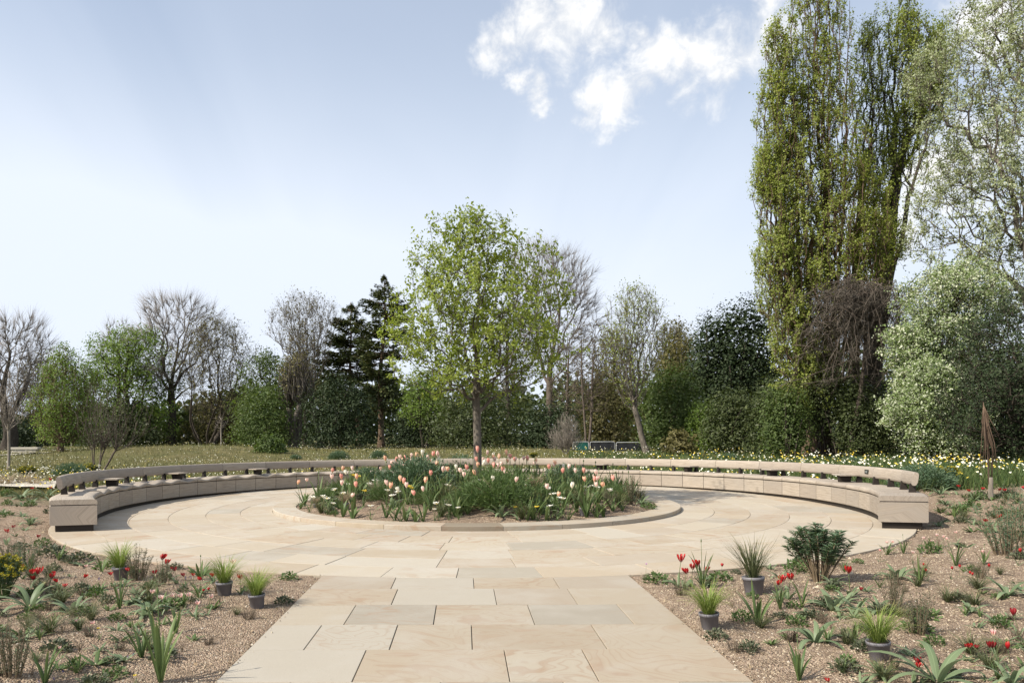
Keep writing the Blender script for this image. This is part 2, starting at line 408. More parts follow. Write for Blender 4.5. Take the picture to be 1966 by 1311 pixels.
# raised kerb of the round bed, stone by stone
kerb = add('bed_kerb', None); tag(kerb, 'low sandstone kerb ring round the raised flower bed', 'kerb', kind='thing')
pitch = math.radians(13.21); nk = 27; pitch = 2 * math.pi / nk; k0 = math.radians(-98.16)
def sweep(prof, a0, a1, steps, arc=None, zfun=None, u0=0.0):
    """sweep a closed profile of (r, z) points about the centre of the plaza; angles may depend on r"""
    prof = np.asarray(prof, float); k = len(prof); ts = np.linspace(0, 1, steps + 1)
    A0 = np.array([a0(r) if callable(a0) else a0 for r in prof[:, 0]]); A1 = np.array([a1(r) if callable(a1) else a1 for r in prof[:, 0]])
    A = A0[None] * (1 - ts[:, None]) + A1[None] * ts[:, None]
    x = CX + prof[None, :, 0] * np.cos(A); y = CY + prof[None, :, 0] * np.sin(A); z = np.repeat(prof[None, :, 1], steps + 1, 0)
    if zfun is not None: z = zfun(prof[None, :, 0] + 0 * A, A, z, y, ts[:, None] + 0 * A)
    V = np.stack([x, y, z], -1).reshape(-1, 3)
    per = np.r_[0, np.cumsum(np.linalg.norm(np.diff(np.r_[prof, prof[:1]], axis=0), axis=1))][:k]
    uv = np.stack([A * 7.5 + u0, np.repeat(per[None], steps + 1, 0)], -1).reshape(-1, 2)
    i = np.arange(steps)[:, None] * k; j = np.arange(k)[None]; j2 = (j + 1) % k
    F = np.stack([i + j, i + k + j, i + k + j2, i + j2], -1).reshape(-1, 4)
    nv = len(V); caps = np.array([nv + np.arange(k), nv + k + np.arange(k)[::-1]])
    return np.concatenate([V, V[:k], V[-k:]]), [F, caps], np.concatenate([uv, uv[:k], uv[-k:]])
for q in range(nk):
    a0, a1 = k0 + q * pitch + .0008, k0 + (q + 1) * pitch - .0008
    c = .006
    prof = [(R_KERB, -.01), (R_KERB, .073 - c), (R_KERB - c, .073), (R_SOIL + c, .073), (R_SOIL, .073 - c), (R_SOIL, -.01)]
    V, F, uv = sweep(prof, a0, a1, 8)
    o = add('kerb_stone', new_mesh('kerb_stone', V, F, uv), M_GREYKERB if q == 0 else M_KERB, kerb)
    if q == 0: o['label'] = 'grey kerb stone at the front of the ring'
rad = np.linspace(0, R_SOIL - .003, 26); th = np.linspace(0, 2 * math.pi, 90, endpoint=False)
Rr, Th = np.meshgrid(rad, th, indexing='ij'); bxx = CX + Rr * np.cos(Th); byy = CY + Rr * np.sin(Th)
i = np.arange(25)[:, None] * 90; j = np.arange(90)[None]; j2 = (j + 1) % 90
bs = add('bed_soil', new_mesh('bed_soil', np.stack([bxx, byy, bed_z(bxx, byy)], -1).reshape(-1, 3), np.stack([i + j, i + 90 + j, i + 90 + j2, i + j2], -1).reshape(-1, 4), smooth=True), M_SOIL); tag(bs, kind='structure')
a_ = RNG.uniform(0, 2 * math.pi, 14000); r_ = np.sqrt(RNG.random(14000)) * (R_SOIL - .02); px_, py_ = CX + r_ * np.cos(a_), CY + r_ * np.sin(a_)
keep = py_ < CY + .3; px_, py_ = px_[keep], py_[keep]; size = .006 + .008 * RNG.random(len(px_)) ** 2
g2 = add('bed_gravel', pebbles('bed_gravel', np.stack([px_, py_, bed_z(px_, py_) + size * .3], -1), size), M_GRAVEL); tag(g2, 'tan gravel mulch inside the round raised bed', 'gravel', kind='stuff')

# ------------------------------------------------------------------ the curved bench
bench = empty('curved_bench', (CX, CY - 7, 0), 'long curved weathered timber bench with backrest sweeping round the plaza', 'bench')
def bpart(name, V, F, uv, mat, smooth=False, parent=None):
    V = np.array(V, float); an = np.degrees(np.arctan2(V[:, 1] - CY, V[:, 0] - CX)); rr_ = np.hypot(V[:, 0] - CX, V[:, 1] - CY)
    k_ = 1 + .17 * sstep(2, -33, an) * (an > -60) / rr_     # the arc opens out a little towards its right end
    V[:, 0] = CX + (V[:, 0] - CX) * k_; V[:, 1] = CY + (V[:, 1] - CY) * k_; V = V - np.array(bench.location)
    return add(name, new_mesh(name, V, F, uv, smooth), mat, parent or bench)
YEND = 11.56
def lvl(y): return -.0085 * (y - YEND)
STEP = 216.0 / 41; A_R = -19.5
def cut(r, d): return math.asin((YEND + .13 + d - .26 * (r - R_BENCH) - CY) / r)     # the ends are cut a little askew
def endR(r): return cut(r, 0)
def endL(r): return math.pi - cut(r, .06)
segs = [(math.radians(A_R + STEP * k), math.radians(A_R + STEP * (k + 1))) for k in range(41)]
segs = [(endR, math.radians(-25.0)), (math.radians(-25.0), math.radians(A_R))] + segs + [(math.radians(196.5), endL)]
RO = R_BACK - .02
g_ = .007 / 7.5
for k, (a0, a1) in enumerate(segs):
    left = k > len(segs) / 2
    a0g = a0 if callable(a0) else a0 + g_; a1g = a1 if callable(a1) else a1 - g_
    # fascia block
    ch = .012
    prof = [(R_BENCH, .117), (R_BENCH, .405), (R_BENCH + .03, .412), (RO - .03, .412), (RO, .405), (RO, .117), (RO - ch, .105), (R_BENCH + ch, .105)]
    zf = lambda r, A, z, y, t_: z + lvl(y)
    V, F, uv = sweep(prof, a0g, a1g, 5, zfun=zf); bpart('fascia_block', V, F, uv, M_TIMBER)
    # seat cap with a rounded nose, dished between the joints on the side that is shaped for sitting
    nose = [(R_BENCH - .002, .426), (R_BENCH - .006, .445), (R_BENCH - .004, .475), (R_BENCH + .008, .494), (R_BENCH + .03, .505), (R_BENCH + .12, .508), (R_BENCH + .24, .506), (RO - .12, .506), (RO - .03, .503), (RO + .0, .49), (RO, .426)]
    amp = (.045 if left else .008)
    def zc(r, A, z, y, t_, amp=amp, inner=not callable(a0) and not callable(a1)):
        wgt = np.exp(-((r - R_BENCH - .10) / .2) ** 2) * (z > .44)
        dip = np.sin(np.pi * t_) ** 2 if inner else 0.0
        return z + lvl(y) - amp * wgt * dip + (amp * .35 * wgt * (1 - dip) if inner else 0)
    V, F, uv = sweep(nose, a0g, a1g, 12, zfun=zc); bpart('seat_slab', V, F, uv, M_TIMBER, True)
prof = [(R_BENCH + .045, -.03), (R_BENCH + .045, .13), (R_BENCH + .02, .13), (R_BENCH + .02, .44), (RO - .02, .44), (RO - .02, .13), (RO - .08, .13), (RO - .08, -.03)]
zf = lambda r, A, z, y, t_: np.where(z < .0, z, np.maximum(z + lvl(y), .03))
V, F, uv = sweep(prof, lambda r: endR(r) + .006, lambda r: endL(r) - .006, 120, zfun=zf); bpart('plinth', V, F, uv, M_DARK)
# backrest: an oval rail leaning back, in lengths of two seats, on short dark posts
RB = 7.72
def ellipse(cr_, cz_, a_, b_, n=14, lean=.16):
    th = np.linspace(0, 2 * math.pi, n, endpoint=False)
    sx = np.sign(np.cos(th)) * np.abs(np.cos(th)) ** .7 * a_; sz = np.sign(np.sin(th)) * np.abs(np.sin(th)) ** .7 * b_
    return np.stack([cr_ + sx + sz * lean, cz_ + sz], -1)[::-1]
bp = ellipse(RB, .728, .044, .108)
lv = lambda r, A, z, y, t_: z + lvl(y)
aa = [-26.4] + [A_R + STEP * k for k in range(0, 42, 2)] + [205.2]
aa = sorted(set(aa))
if aa[-1] - aa[-2] < 4: aa.pop(-2)
for a0, a1 in zip(aa[:-1], aa[1:]):
    V, F, uv = sweep(bp, math.radians(a0) + .0006, math.radians(a1) - .0006, 8, zfun=lv); bpart('backrest_rail', V, F, uv, M_TIMBER, True)
def block(name, ang, r0, r1, half, z0, z1, mat, flare=0.0, bevel=.0, parent=None):
    a_ = half / ((r0 + r1) / 2)
    prof = [(r0, z0), (r0 + flare, z1 - bevel), (r0 + flare + bevel, z1), (r1 - flare - bevel, z1), (r1 - flare, z1 - bevel), (r1, z0)]
    V, F, uv = sweep(prof, ang - a_, ang + a_, 2, zfun=lv); return bpart(name, V, F, uv, mat, parent=parent)
ang = -25.4
while ang < 206:
    block('backrest_post', math.radians(ang), 7.64, 7.75, .03, .50, .655, M_DARK, .02); ang += STEP
for ang in [-3.5, 17.5, 38.5, 59.6, 141.7, 162.8, 183.4]:
    # arm rest: a thin board carried on a dark block
    ar = math.radians(ang + (0.0))
    prof = [(7.30, .640), (7.285, .655), (7.30, .668), (7.68, .668), (7.68, .640)]
    V, F, uv = sweep(prof, ar - .024, ar + .024, 4, zfun=lv); arm = bpart('arm_rest', V, F, uv, M_TIMBER)
    o = block('arm_support', ar, 7.36, 7.56, .055, .505, .640, M_DARK, -.02); o.parent = arm
# the small plaque on the backrest
pa = math.radians(-7.0); pr = RB - .0465 + .0283
plq = empty('memorial_plaque', (CX + (pr) * math.cos(pa), CY + pr * math.sin(pa), .735 + lvl(CY + pr * math.sin(pa))), 'small dark plaque fixed to the bench backrest near its end by the yellow shrub', 'plaque', rz=pa)
mb = MB(); mb.box((0, 0, 0), (.012, .165, .085)); add('plate', mb.mesh('plate'), plain('dark plaque', (.012, .016, .014), .35), plq)
mb = MB()
for q, (zz, wd) in enumerate([(.014, .10), (.0, .085), (-.014, .095)]): mb.box((-.0075, 0, zz), (.002, wd, .006))
add('lettering', mb.mesh('lettering'), plain('pale lettering', (.34, .37, .36), .5), plq)

# ------------------------------------------------------------------ trees
def leaf_material(name, c0, c1, c2=None, trans=.35, rough=.5, patch=.6, mid=.55, top=1.0):
    mt, t, out = material(name)
    g = t.node('ShaderNodeNewGeometry'); isl = g.outputs['Random Per Island']
    stops = [(0, c0), (mid, c1), (top, c2 or c1)]
    col = t.ramp(isl, stops)
    n = t.noise(g.outputs['Position'], patch, 3, .5)
    col = t.mix(t.map(n, .3, .7, 0, .55), col, c0); n2 = t.noise(g.outputs['Position'], patch * 4, 2, .5); col = t.mix(t.map(n2, .35, .7, 0, .35), col, c1)
    p = t.node('ShaderNodeBsdfPrincipled'); t.set(p.inputs['Base Color'], col); p.inputs['Roughness'].default_value = rough; p.inputs['Specular IOR Level'].default_value = .28
    tr = t.node('ShaderNodeBsdfTranslucent'); t.set(tr.inputs[0], t.mix(1, col, (1.15, 1.2, .55), 'MULTIPLY'))
    mx = t.node('ShaderNodeMixShader', i_0=trans); t.l.new(p.outputs[0], mx.inputs[1]); t.l.new(tr.outputs[0], mx.inputs[2]); t.l.new(mx.outputs[0], out.inputs[0])
    return mt
def bark_material(name, c0, c1, scale=3.0):
    mt, t, out = material(name)
    pos = t.node('ShaderNodeNewGeometry').outputs['Position']
    n = t.noise(t.mapping(pos, (1, 1, .22)), scale * 4, 5, .65); n2 = t.noise(pos, scale * .5, 3)
    col = t.mix(t.map(n, .3, .7), c0, c1); col = t.mix(t.map(n2, .4, .7, 0, .4), col, tuple(x * .6 for x in c0))
    principled(t, out, col, .9, n, .8, .03, .15); return mt
B_GREY = bark_material('grey bark', (.085, .074, .06), (.20, .175, .145))
B_DARK = bark_material('dark bark', (.035, .029, .023), (.09, .075, .06))
B_BROWN = bark_material('brown bark', (.085, .058, .04), (.19, .135, .095))
B_RED = bark_material('reddish flaking bark', (.12, .075, .052), (.27, .18, .13))
B_PALE = bark_material('pale bark', (.18, .155, .125), (.34, .30, .25))
B_TWIG = bark_material('twig brown', (.085, .066, .052), (.17, .14, .115))
B_FINE = bark_material('grey twigs', (.15, .135, .12), (.27, .245, .22))
L_MAGN = leaf_material('yellow green leaves', (.155, .205, .03), (.25, .31, .05), (.38, .41, .11), .42, .42, 1.2)
L_POP = leaf_material('poplar leaves', (.175, .22, .04), (.27, .32, .065), (.37, .39, .12), .4, .4, .5)
L_WHITE = leaf_material('silvery leaves', (.18, .22, .10), (.30, .345, .19), (.54, .56, .40), .3, .5, .7, .45, .9)
L_BLOSS = leaf_material('white blossom and leaves', (.14, .20, .065), (.25, .32, .13), (.80, .80, .68), .3, .5, .8, .5, .82)
L_DARK = leaf_material('dark evergreen leaves', (.018, .032, .012), (.034, .054, .019), (.056, .076, .03), .15, .6, .6)
L_CONIF = leaf_material('dark conifer sprays', (.055, .08, .034), (.105, .125, .05), (.18, .18, .07), .1, .6, .5)
L_MID = leaf_material('mid green leaves', (.065, .10, .028), (.10, .145, .04), (.145, .18, .06), .35, .5, .5)
L_FRESH = leaf_material('fresh green leaves', (.105, .175, .028), (.165, .24, .045), (.225, .29, .075), .38, .5, .4)
L_OLIVE = leaf_material('olive brown young leaves', (.085, .08, .03), (.155, .14, .055), (.225, .20, .085), .35, .55, .5)
L_UNDER = leaf_material('shrub leaves', (.045, .062, .022), (.075, .098, .034), (.11, .125, .05), .25, .45, .5)
L_GREY = leaf_material('grey green leaves', (.055, .075, .04), (.11, .135, .075), (.18, .20, .12), .25, .55, 2)

def norm(a): return a / (np.linalg.norm(a, axis=-1, keepdims=True) + 1e-9)
def leaves_mesh(name, P, D, L, W, fold=.25, N=None):
    n = len(P); D = norm(D)
    if N is None: N = norm(RNG.normal(size=(n, 3)) + np.array([0, 0, .8]))
    S = norm(np.cross(D, N)); N = norm(np.cross(S, D))
    L = np.broadcast_to(L, n)[:, None]; W = np.broadcast_to(W, n)[:, None]
    mid = P + D * L * .48
    V = np.stack([P, mid + S * W + N * W * fold, P + D * L - N * L * .08, mid - S * W + N * W * fold], 1).reshape(-1, 3)
    q = (np.arange(n) * 4)[:, None]
    F = np.concatenate([q + np.array([[0, 2, 1]]), q + np.array([[0, 3, 2]])])
    return new_mesh(name, V, F)
def grow(trunk, pts, bf=.35, zs=1.0, down=.8, tpar=None, bole=-1e9):
    """join scattered crown points to the trunk by the cheapest route: wire length plus part of the path to the root"""
    T = np.asarray(trunk, float); nt = len(T); N = len(pts); tot = nt + N
    pos = np.zeros((tot, 3)); pos[:nt] = T; par = np.full(tot, -1); path = np.zeros(tot)
    for i in range(1, nt):
        par[i] = i - 1 if tpar is None else tpar[i]; path[i] = path[par[i]] + np.linalg.norm(T[i] - T[par[i]])
    sc = np.array([1, 1, zs]); Pm = pts * sc
    best = np.full(N, 1e9); src = np.zeros(N, int)
    def upd(i):
        p = pos[i]; d = Pm - p * sc
        c = np.sqrt(np.einsum('ij,ij->i', d, d)) + bf * path[i] + down * np.maximum(0, p[2] - pts[:, 2])
        m_ = c < best; best[m_] = c[m_]; src[m_] = i
    for i in range(nt):
        if T[i][2] >= bole: upd(i)
    dead = np.zeros(N)
    for k in range(N):
        q = int((best + dead).argmin()); dead[q] = 1e12; i = nt + k
        pos[i] = pts[q]; par[i] = src[q]; path[i] = path[src[q]] + np.linalg.norm(pts[q] - pos[src[q]]); upd(i)
    return pos, par
def radii(pos, par, r_base, r_tip):
    n = len(pos); kids = np.bincount(par[1:][par[1:] >= 0], minlength=n); tips = max(2, int((kids == 0).sum()))
    e = max(1.3, math.log(tips) / math.log(max(1.5, r_base / r_tip)))
    acc = np.zeros(n); r = np.zeros(n)
    for i in range(n - 1, -1, -1):
        r[i] = r_tip if acc[i] == 0 else acc[i] ** (1 / e)
        if par[i] >= 0: acc[par[i]] += r[i] ** e
    return np.minimum(r, r_base * 1.05), kids
def wiggle(pos, par, r, nt, rng, amt=.10, minlen=.25):
    """break long straight branches with a bent midpoint"""
    ok = np.where(par >= 0)[0]; ok = ok[ok >= nt]; ln = np.linalg.norm(pos[ok] - pos[par[ok]], axis=1); e = ok[ln > minlen]; ln = ln[ln > minlen]
    p0, p1 = pos[par[e]], pos[e]; mid = (p0 + p1) / 2 + rng.normal(0, 1, (len(e), 3)) * (ln * amt)[:, None]; mid[:, 2] -= ln * .05
    n = len(pos); idx = n + np.arange(len(e)); P2 = np.concatenate([pos, mid]); r2 = np.concatenate([r, r[e] * 1.05]); par2 = np.concatenate([par, par[e]]); par2[e] = idx
    return P2, par2, r2
def branches(mb, pos, par, r, k_thick=8, thr=.05, sel=None):
    n = len(pos); main = np.full(n, -1)
    for i in range(1, n):
        p = par[i]
        if p >= 0 and (main[p] < 0 or r[i] > r[main[p]]): main[p] = i
    d_in = np.zeros((n, 3)); ok = par >= 0; d_in[ok] = norm(pos[ok] - pos[par[ok]])
    d = d_in.copy(); hm = main >= 0; d[hm] += norm(pos[main[hm]] - pos[hm]); d = norm(d)
    E_ = np.where(ok)[0]
    if sel is not None: E_ = E_[sel[E_]]
    for thick in (True, False):
        e = E_[(r[E_] >= thr) == thick]
        if not len(e): continue
        k = k_thick if thick else 3
        th = np.arange(k) * 2 * math.pi / k
        p = par[e]; ismain = main[p] == e
        ds = np.where(ismain[:, None], d[p], d_in[e]); rs = np.where(ismain, r[p], np.minimum(r[e] * 1.25, r[p]))
        def ring(c, dd, rr):
            a = norm(np.cross(dd, np.array([.83, .53, .17]))); b = np.cross(dd, a)
            return c[:, None] + rr[:, None, None] * (np.cos(th)[None, :, None] * a[:, None] + np.sin(th)[None, :, None] * b[:, None])
        A = ring(pos[p], ds, rs); B = ring(pos[e], d[e], r[e])
        V = np.concatenate([A, B], 1).reshape(-1, 3); q = (np.arange(len(e)) * 2 * k)[:, None, None]
        j = np.arange(k); f = np.stack([j, k + j, k + (j + 1) % k, (j + 1) % k], -1)
        mb.add(V, (f[None] + q).reshape(-1, 4))
def twigs(mb, P, D, L, R_):
    n = len(P); D = norm(D); a = norm(np.cross(D, np.array([.83, .53, .17]))); b = np.cross(D, a)
    L = np.broadcast_to(L, n)[:, None]; R_ = np.broadcast_to(R_, n)[:, None]
    V = np.stack([P + a * R_, P - .5 * a * R_ + .87 * b * R_, P - .5 * a * R_ - .87 * b * R_, P + D * L], 1).reshape(-1, 3)
    q = (np.arange(n) * 4)[:, None]
    mb.add(V, np.concatenate([q + np.array([[0, 1, 3]]), q + np.array([[1, 2, 3]]), q + np.array([[2, 0, 3]])]))
def envelope(rows, Y, depth=1.0):
    """outline rows (py, left px, right px) of the photograph at distance Y -> (z, centre x, half width) in metres"""
    out = []
    for py, xl, xr in rows:
        a, b = at_depth(xl, py, Y), at_depth(xr, py, Y); out.append((a.z, (a.x + b.x) / 2, (b.x - a.x) / 2))
    out.sort(); return np.array(out)
def crown_points(env, Y, n, shell=.5, depth=.9, lump=.22, seed=0, rng=None):
    rng = rng or RNG
    z = np.linspace(env[0, 0], env[-1, 0], 200); wd = np.interp(z, env[:, 0], env[:, 2]); cxs = np.interp(z, env[:, 0], env[:, 1])
    cdf = np.cumsum(wd ** 1.6 + 1e-6); cdf /= cdf[-1]
    zi = np.interp(rng.random(n), cdf, z); wi = np.interp(zi, z, wd); ci = np.interp(zi, z, cxs)
    th = rng.uniform(0, 2 * math.pi, n); ph = seed * 1.7
    scale = 1 + lump * (np.sin(th * 3 + zi * .9 * 6 / max(1e-3, np.ptp(z)) * 2 + ph) + .6 * np.sin(th * 5 - zi * 9 / max(1e-3, np.ptp(z)) + 2 * ph)) * .7
    rr = np.clip(rng.random(n), 0, 1) ** shell * wi * np.clip(scale, .5, 1.15)
    return np.stack([ci + rr * np.cos(th), Y + rr * np.sin(th) * depth, zi], -1)
TREE_N = [0]
def tree(name, label, Y, base_px, rows, n=1200, bark=None, leaf=None, r_base=.3, r_tip=.012, shell=.5, bf=.35, zs=1.0, down=.8, lpt=8, lsize=.15, lasp=.34, spread=.5,
         trunk_top=.75, lean=None, stems=1, stem_spread=.3, twig_n=2, twig_len=.5, twig_r=.012, depth=.9, lump=.22, group=None, cat='tree', flare=1.5, leafdir=(0, 0, .3), crown_bark=False, twig_bark=None, thr=.05, ktrunk=8, mid_leaf=0.0, gz=None, minz=None, bole=.8, wig=.10, jit=.6, tjit=.55, tup=.25, extra=None):
    TREE_N[0] += 1; rng = np.random.default_rng(100 + TREE_N[0])
    env = envelope(rows, Y); b = at_depth(base_px, 850, Y); bz = float(terrain(b.x, Y)) - .05 if gz is None else gz
    base = np.array([b.x, Y, bz]); root = empty(name, tuple(base), label, cat, group)
    ztop = env[0, 0] + (env[-1, 0] - env[0, 0]) * trunk_top
    T, tp = [], []
    for s in range(stems):
        nst = 16; a = 2 * math.pi * s / max(1, stems) + rng.uniform(0, 1)
        off = np.array([math.cos(a), math.sin(a) * .8, 0]) * (stem_spread if stems > 1 else 0)
        start = len(T)
        for q in range(nst):
            f = q / (nst - 1); z = bz + (ztop - bz) * f * (1 if stems == 1 else rng.uniform(.9, 1))
            cxz = np.interp(z, env[:, 0], env[:, 1]); x = b.x + (cxz - b.x) * sstep(0, 1, f) ** 1.0
            if lean is not None: x += np.interp(f, lean[0], lean[1])
            w_ = r_base * .5 * math.sin(f * 7 + s) * (f > .1)
            T.append([x + off[0] * (f ** .8 + .15) + w_ * .6, Y + off[1] * (f ** .8 + .15) + w_ * .4, z])
            tp.append(start + q - 1 if q else (-1 if s == 0 else 0))
    if extra:
        fr = [1 - sum(e[0] for e in extra)] + [e[0] for e in extra]; envs = [env] + [envelope(e[1], Y) for e in extra]
        pts = np.concatenate([crown_points(v, Y + dy, int(n * f), shell, depth, lump, TREE_N[0] + q, rng) for q, (v, f, dy) in enumerate(zip(envs, fr, [0] + [e[2] for e in extra]))])
    else: pts = crown_points(env, Y, n, shell, depth, lump, TREE_N[0], rng)
    pos, par = grow(T, pts, bf, zs, down, tp, bz + (env[0, 0] - bz) * bole)
    r, kids = radii(pos, par, r_base, r_tip)
    hb = pos[:, 2] - bz; r = r * (1 + (flare - 1) * np.exp(-np.maximum(hb, 0) / (r_base * 2.2)) * (np.arange(len(pos)) < len(T)))
    # ease the joints
    sm = pos.copy()
    for i in range(len(T), len(pos)):
        if kids[i]: sm[i] += rng.normal(0, 1, 3) * .02
    pos = sm - base
    tips = np.where(kids == 0)[0]; tips = tips[tips >= len(T)]
    dirs = norm(pos - pos[np.maximum(par, 0)])
    mbt, mbc = MB(), MB()
    pw, parw, rw = wiggle(pos, par, r, len(T), rng, wig, twig_len * .8)
    if crown_bark:
        big = rw > thr; branches(mbt, pw, parw, rw, ktrunk, thr, big); branches(mbc, pw, parw, rw, ktrunk, thr, ~big)
    else: branches(mbt, pw, parw, rw, ktrunk, thr)
    src = np.concatenate([tips, np.where((r < r_tip * 2.2) & (kids > 0))[0]]); src = src[src >= len(T)]
    tw = mbc if crown_bark else mbt
    if twig_n:
        s_ = np.repeat(src, twig_n); ln = twig_len * rng.uniform(.4, 1.2, len(s_))
        D = dirs[s_] * .9 + rng.normal(0, tjit, (len(s_), 3)) + np.array([0, 0, tup])
        if crown_bark:
            tz = pos[s_][:, 2] + bz; D = D + norm(np.stack([pos[s_][:, 0] - (np.interp(tz, env[:, 0], env[:, 1]) - b.x), pos[s_][:, 1], (tz - env[:, 0].mean()) * .6], -1)) * .8
        twigs(tw, pos[s_] - dirs[s_] * ln[:, None] * .15, D, ln, twig_r)
        tend = pos[s_] + norm(D) * ln[:, None] * .8
    mt_ = mbt.mesh('trunk', True); add('trunk', mt_, bark or B_GREY, root)
    if leaf is not None:
        tq = np.repeat(np.arange(len(s_)), lpt); u_ = rng.uniform(.05, 1.1, len(tq)); Dn = norm(D)
        c = pos[s_][tq] + Dn[tq] * (ln[tq] * u_)[:, None] + rng.normal(0, 1, (len(tq), 3)) * spread
        if minz is not None:
            okz = c[:, 2] + bz > minz; c = c[okz]; tq = tq[okz]
        k = len(c); cz = c[:, 2] + bz; axis_x = np.interp(cz, env[:, 0], env[:, 1]) - b.x
        outw = norm(np.stack([c[:, 0] - axis_x, c[:, 1], 0 * cz + .25 * np.interp(cz, env[:, 0], env[:, 2])], -1))
        Nn = norm(outw * .8 + np.array([0, 0, .55]) + rng.normal(0, jit, (k, 3)))
        D = norm(Dn[tq] * .5 + rng.normal(0, .7, (k, 3)) + np.array(leafdir)); sz = lsize * (.45 + .95 * rng.random(k) ** 1.3)
        D = norm(D - Nn * (D * Nn).sum(1, keepdims=True) * .7)
        cm = leaves_mesh('crown', c, D, sz, sz * lasp, .25, Nn); add('crown', cm, leaf, root)
        if crown_bark: add('twigs', mbc.mesh('twigs', True), bark or B_TWIG, root)
    elif crown_bark: add('crown', mbc.mesh('crown', True), twig_bark or bark or B_TWIG, root)
    return root
def shrub(name, label, Y, cx_px, rows, n=4000, leaf=None, lsize=.18, lasp=.34, group=None, stems=9, bark=None, lump=.3, shell=.42, depth=.8, cat='shrub', r_stem=.03, clump=.35, nclump=420, up=.3, gz=None):
    TREE_N[0] += 1; rng = np.random.default_rng(500 + TREE_N[0])
    env = envelope(rows, Y); b = at_depth(cx_px, 860, Y); bz = float(terrain(b.x, Y)) - .03 if gz is None else gz
    base = np.array([b.x, Y, bz]); root = empty(name, tuple(base), label, cat, group)
    cl = crown_points(env, Y, nclump, shell, depth, lump, TREE_N[0], rng) - base
    mb = MB(); hgt = env[-1, 0] - bz
    for s in range(stems):
        q = cl[rng.integers(0, nclump)]; a = rng.normal(0, .06 * hgt, 3); a[2] = 0
        tt = np.linspace(0, 1, 5)[:, None]; mid = a + (q - a) * np.array([.35, .35, .6])
        mb.tube(a * (1 - tt) ** 2 + 2 * mid * tt * (1 - tt) + q * tt ** 2, np.linspace(r_stem, r_stem * .3, 5), 5)
    add('stems', mb.mesh('stems', True), bark or B_BROWN, root)
    idx = rng.integers(0, nclump, n); c = cl[idx] + rng.normal(0, 1, (n, 3)) * clump
    keepc = c[:, 2] > .02; c = c[keepc]; k = len(c)
    ci = cl[idx][keepc]; Nn = norm(norm(c - ci) * .7 + norm(ci - np.array([0, 0, hgt * .3])) * .6 + np.array([0, 0, .45]) + rng.normal(0, .45, (k, 3))); D = norm(rng.normal(size=(k, 3)) + np.array([0, 0, up])); D = norm(D - Nn * (D * Nn).sum(1, keepdims=True) * .8); sz = lsize * (.45 + .95 * rng.random(k) ** 1.3)
    core = rng.random(k) < .22; mid_ = np.array([0, 0, hgt * .35]); c[core] = mid_ + (c[core] - mid_) * np.array([.86, .6, .88]) + np.array([0, .25, 0]); sz[core] *= 2.3
    add('crown', leaves_mesh('crown', c, D, sz, sz * lasp, .25, Nn), leaf or L_UNDER, root); return root

G_FAR = 'trees of the park beyond the meadow'
# the young tree in the middle of the round bed
tree('magnolia_tree', 'young tree with fresh yellow-green leaves rising from the round raised bed', CY + .05, 915,
     [(405, 890, 915), (430, 842, 965), (470, 815, 1020), (520, 785, 1055), (570, 762, 1078), (630, 750, 1092), (690, 750, 1092), (735, 780, 1050), (770, 845, 975)],
     n=1050, bark=B_GREY, leaf=L_MAGN, r_base=0.088, r_tip=.0055, shell=.5, bf=0.35, zs=0.85, down=1.4, lpt=10, lsize=0.074, lasp=0.3, spread=0.03, trunk_top=.72, twig_n=3, twig_len=0.3, twig_r=.0035, thr=.02, flare=1.15, gz=.33, lump=0.42, ktrunk=10, wig=0.07)
# bare crowns of the background
tree('bare_tree', 'wide bare tree at the left edge, dark trunk behind the pale path', 76, 18, [(605, 15, 60), (625, -20, 85), (655, -60, 100), (700, -80, 106), (745, -75, 95), (790, -60, 60)],
     n=650, bark=B_DARK, r_base=0.6, r_tip=0.02, bf=0.5, zs=0.95, down=1.2, trunk_top=.5, twig_n=9, twig_len=1.9, twig_r=0.014, crown_bark=True, thr=.1, group=G_FAR, twig_bark=B_FINE, shell=0.42, lump=0.25, tjit=0.4, wig=0.07)
tree('bare_tree', 'tallest bare round-headed tree with a stout dark trunk on the meadow mound', 99, 328, [(566, 318, 355), (580, 290, 392), (610, 262, 420), (650, 258, 424), (690, 268, 415), (725, 278, 395), (755, 292, 370)],
     n=700, bark=B_DARK, r_base=0.5, r_tip=0.022, bf=0.5, zs=0.95, down=1.2, trunk_top=.55, twig_n=9, twig_len=2.4, twig_r=0.015, crown_bark=True, thr=.1, group=G_FAR, shell=0.42, twig_bark=B_FINE, lump=0.4, tjit=0.4, wig=0.07)
tree('many_stemmed_tree', 'broad many-stemmed tree with olive-brown young leaves right of the tallest bare tree', 93, 397, [(612, 395, 425), (628, 372, 462), (660, 352, 488), (700, 345, 506), (745, 348, 505), (790, 360, 480), (815, 375, 450)],
     n=900, bark=B_DARK, leaf=L_OLIVE, r_base=.5, r_tip=0.013, bf=0.5, zs=0.85, down=1.5, trunk_top=.6, stems=6, stem_spread=4.2, twig_n=5, twig_len=1.7, twig_r=0.013, lpt=2, lsize=0.2, spread=0.12, group=G_FAR, thr=.09, wig=0.07, lump=0.35)
tree('bare_tree', 'tall slender half-bare tree, tuft of olive leaves at its top, left of the conifers', 80, 616, [(570, 560, 620), (583, 525, 640), (610, 510, 648), (650, 522, 640), (700, 552, 622), (730, 575, 612)],
     n=520, bark=B_GREY, leaf=L_OLIVE, r_base=.3, r_tip=0.013, bf=0.5, zs=0.6, down=1.5, trunk_top=.45, lean=([0, .3, 1], [0, -.5, .3]), twig_n=6, twig_len=1.3, twig_r=0.012, lpt=1, lsize=0.17, spread=0.1, group=G_FAR, thr=.08, wig=0.06, lump=0.35)
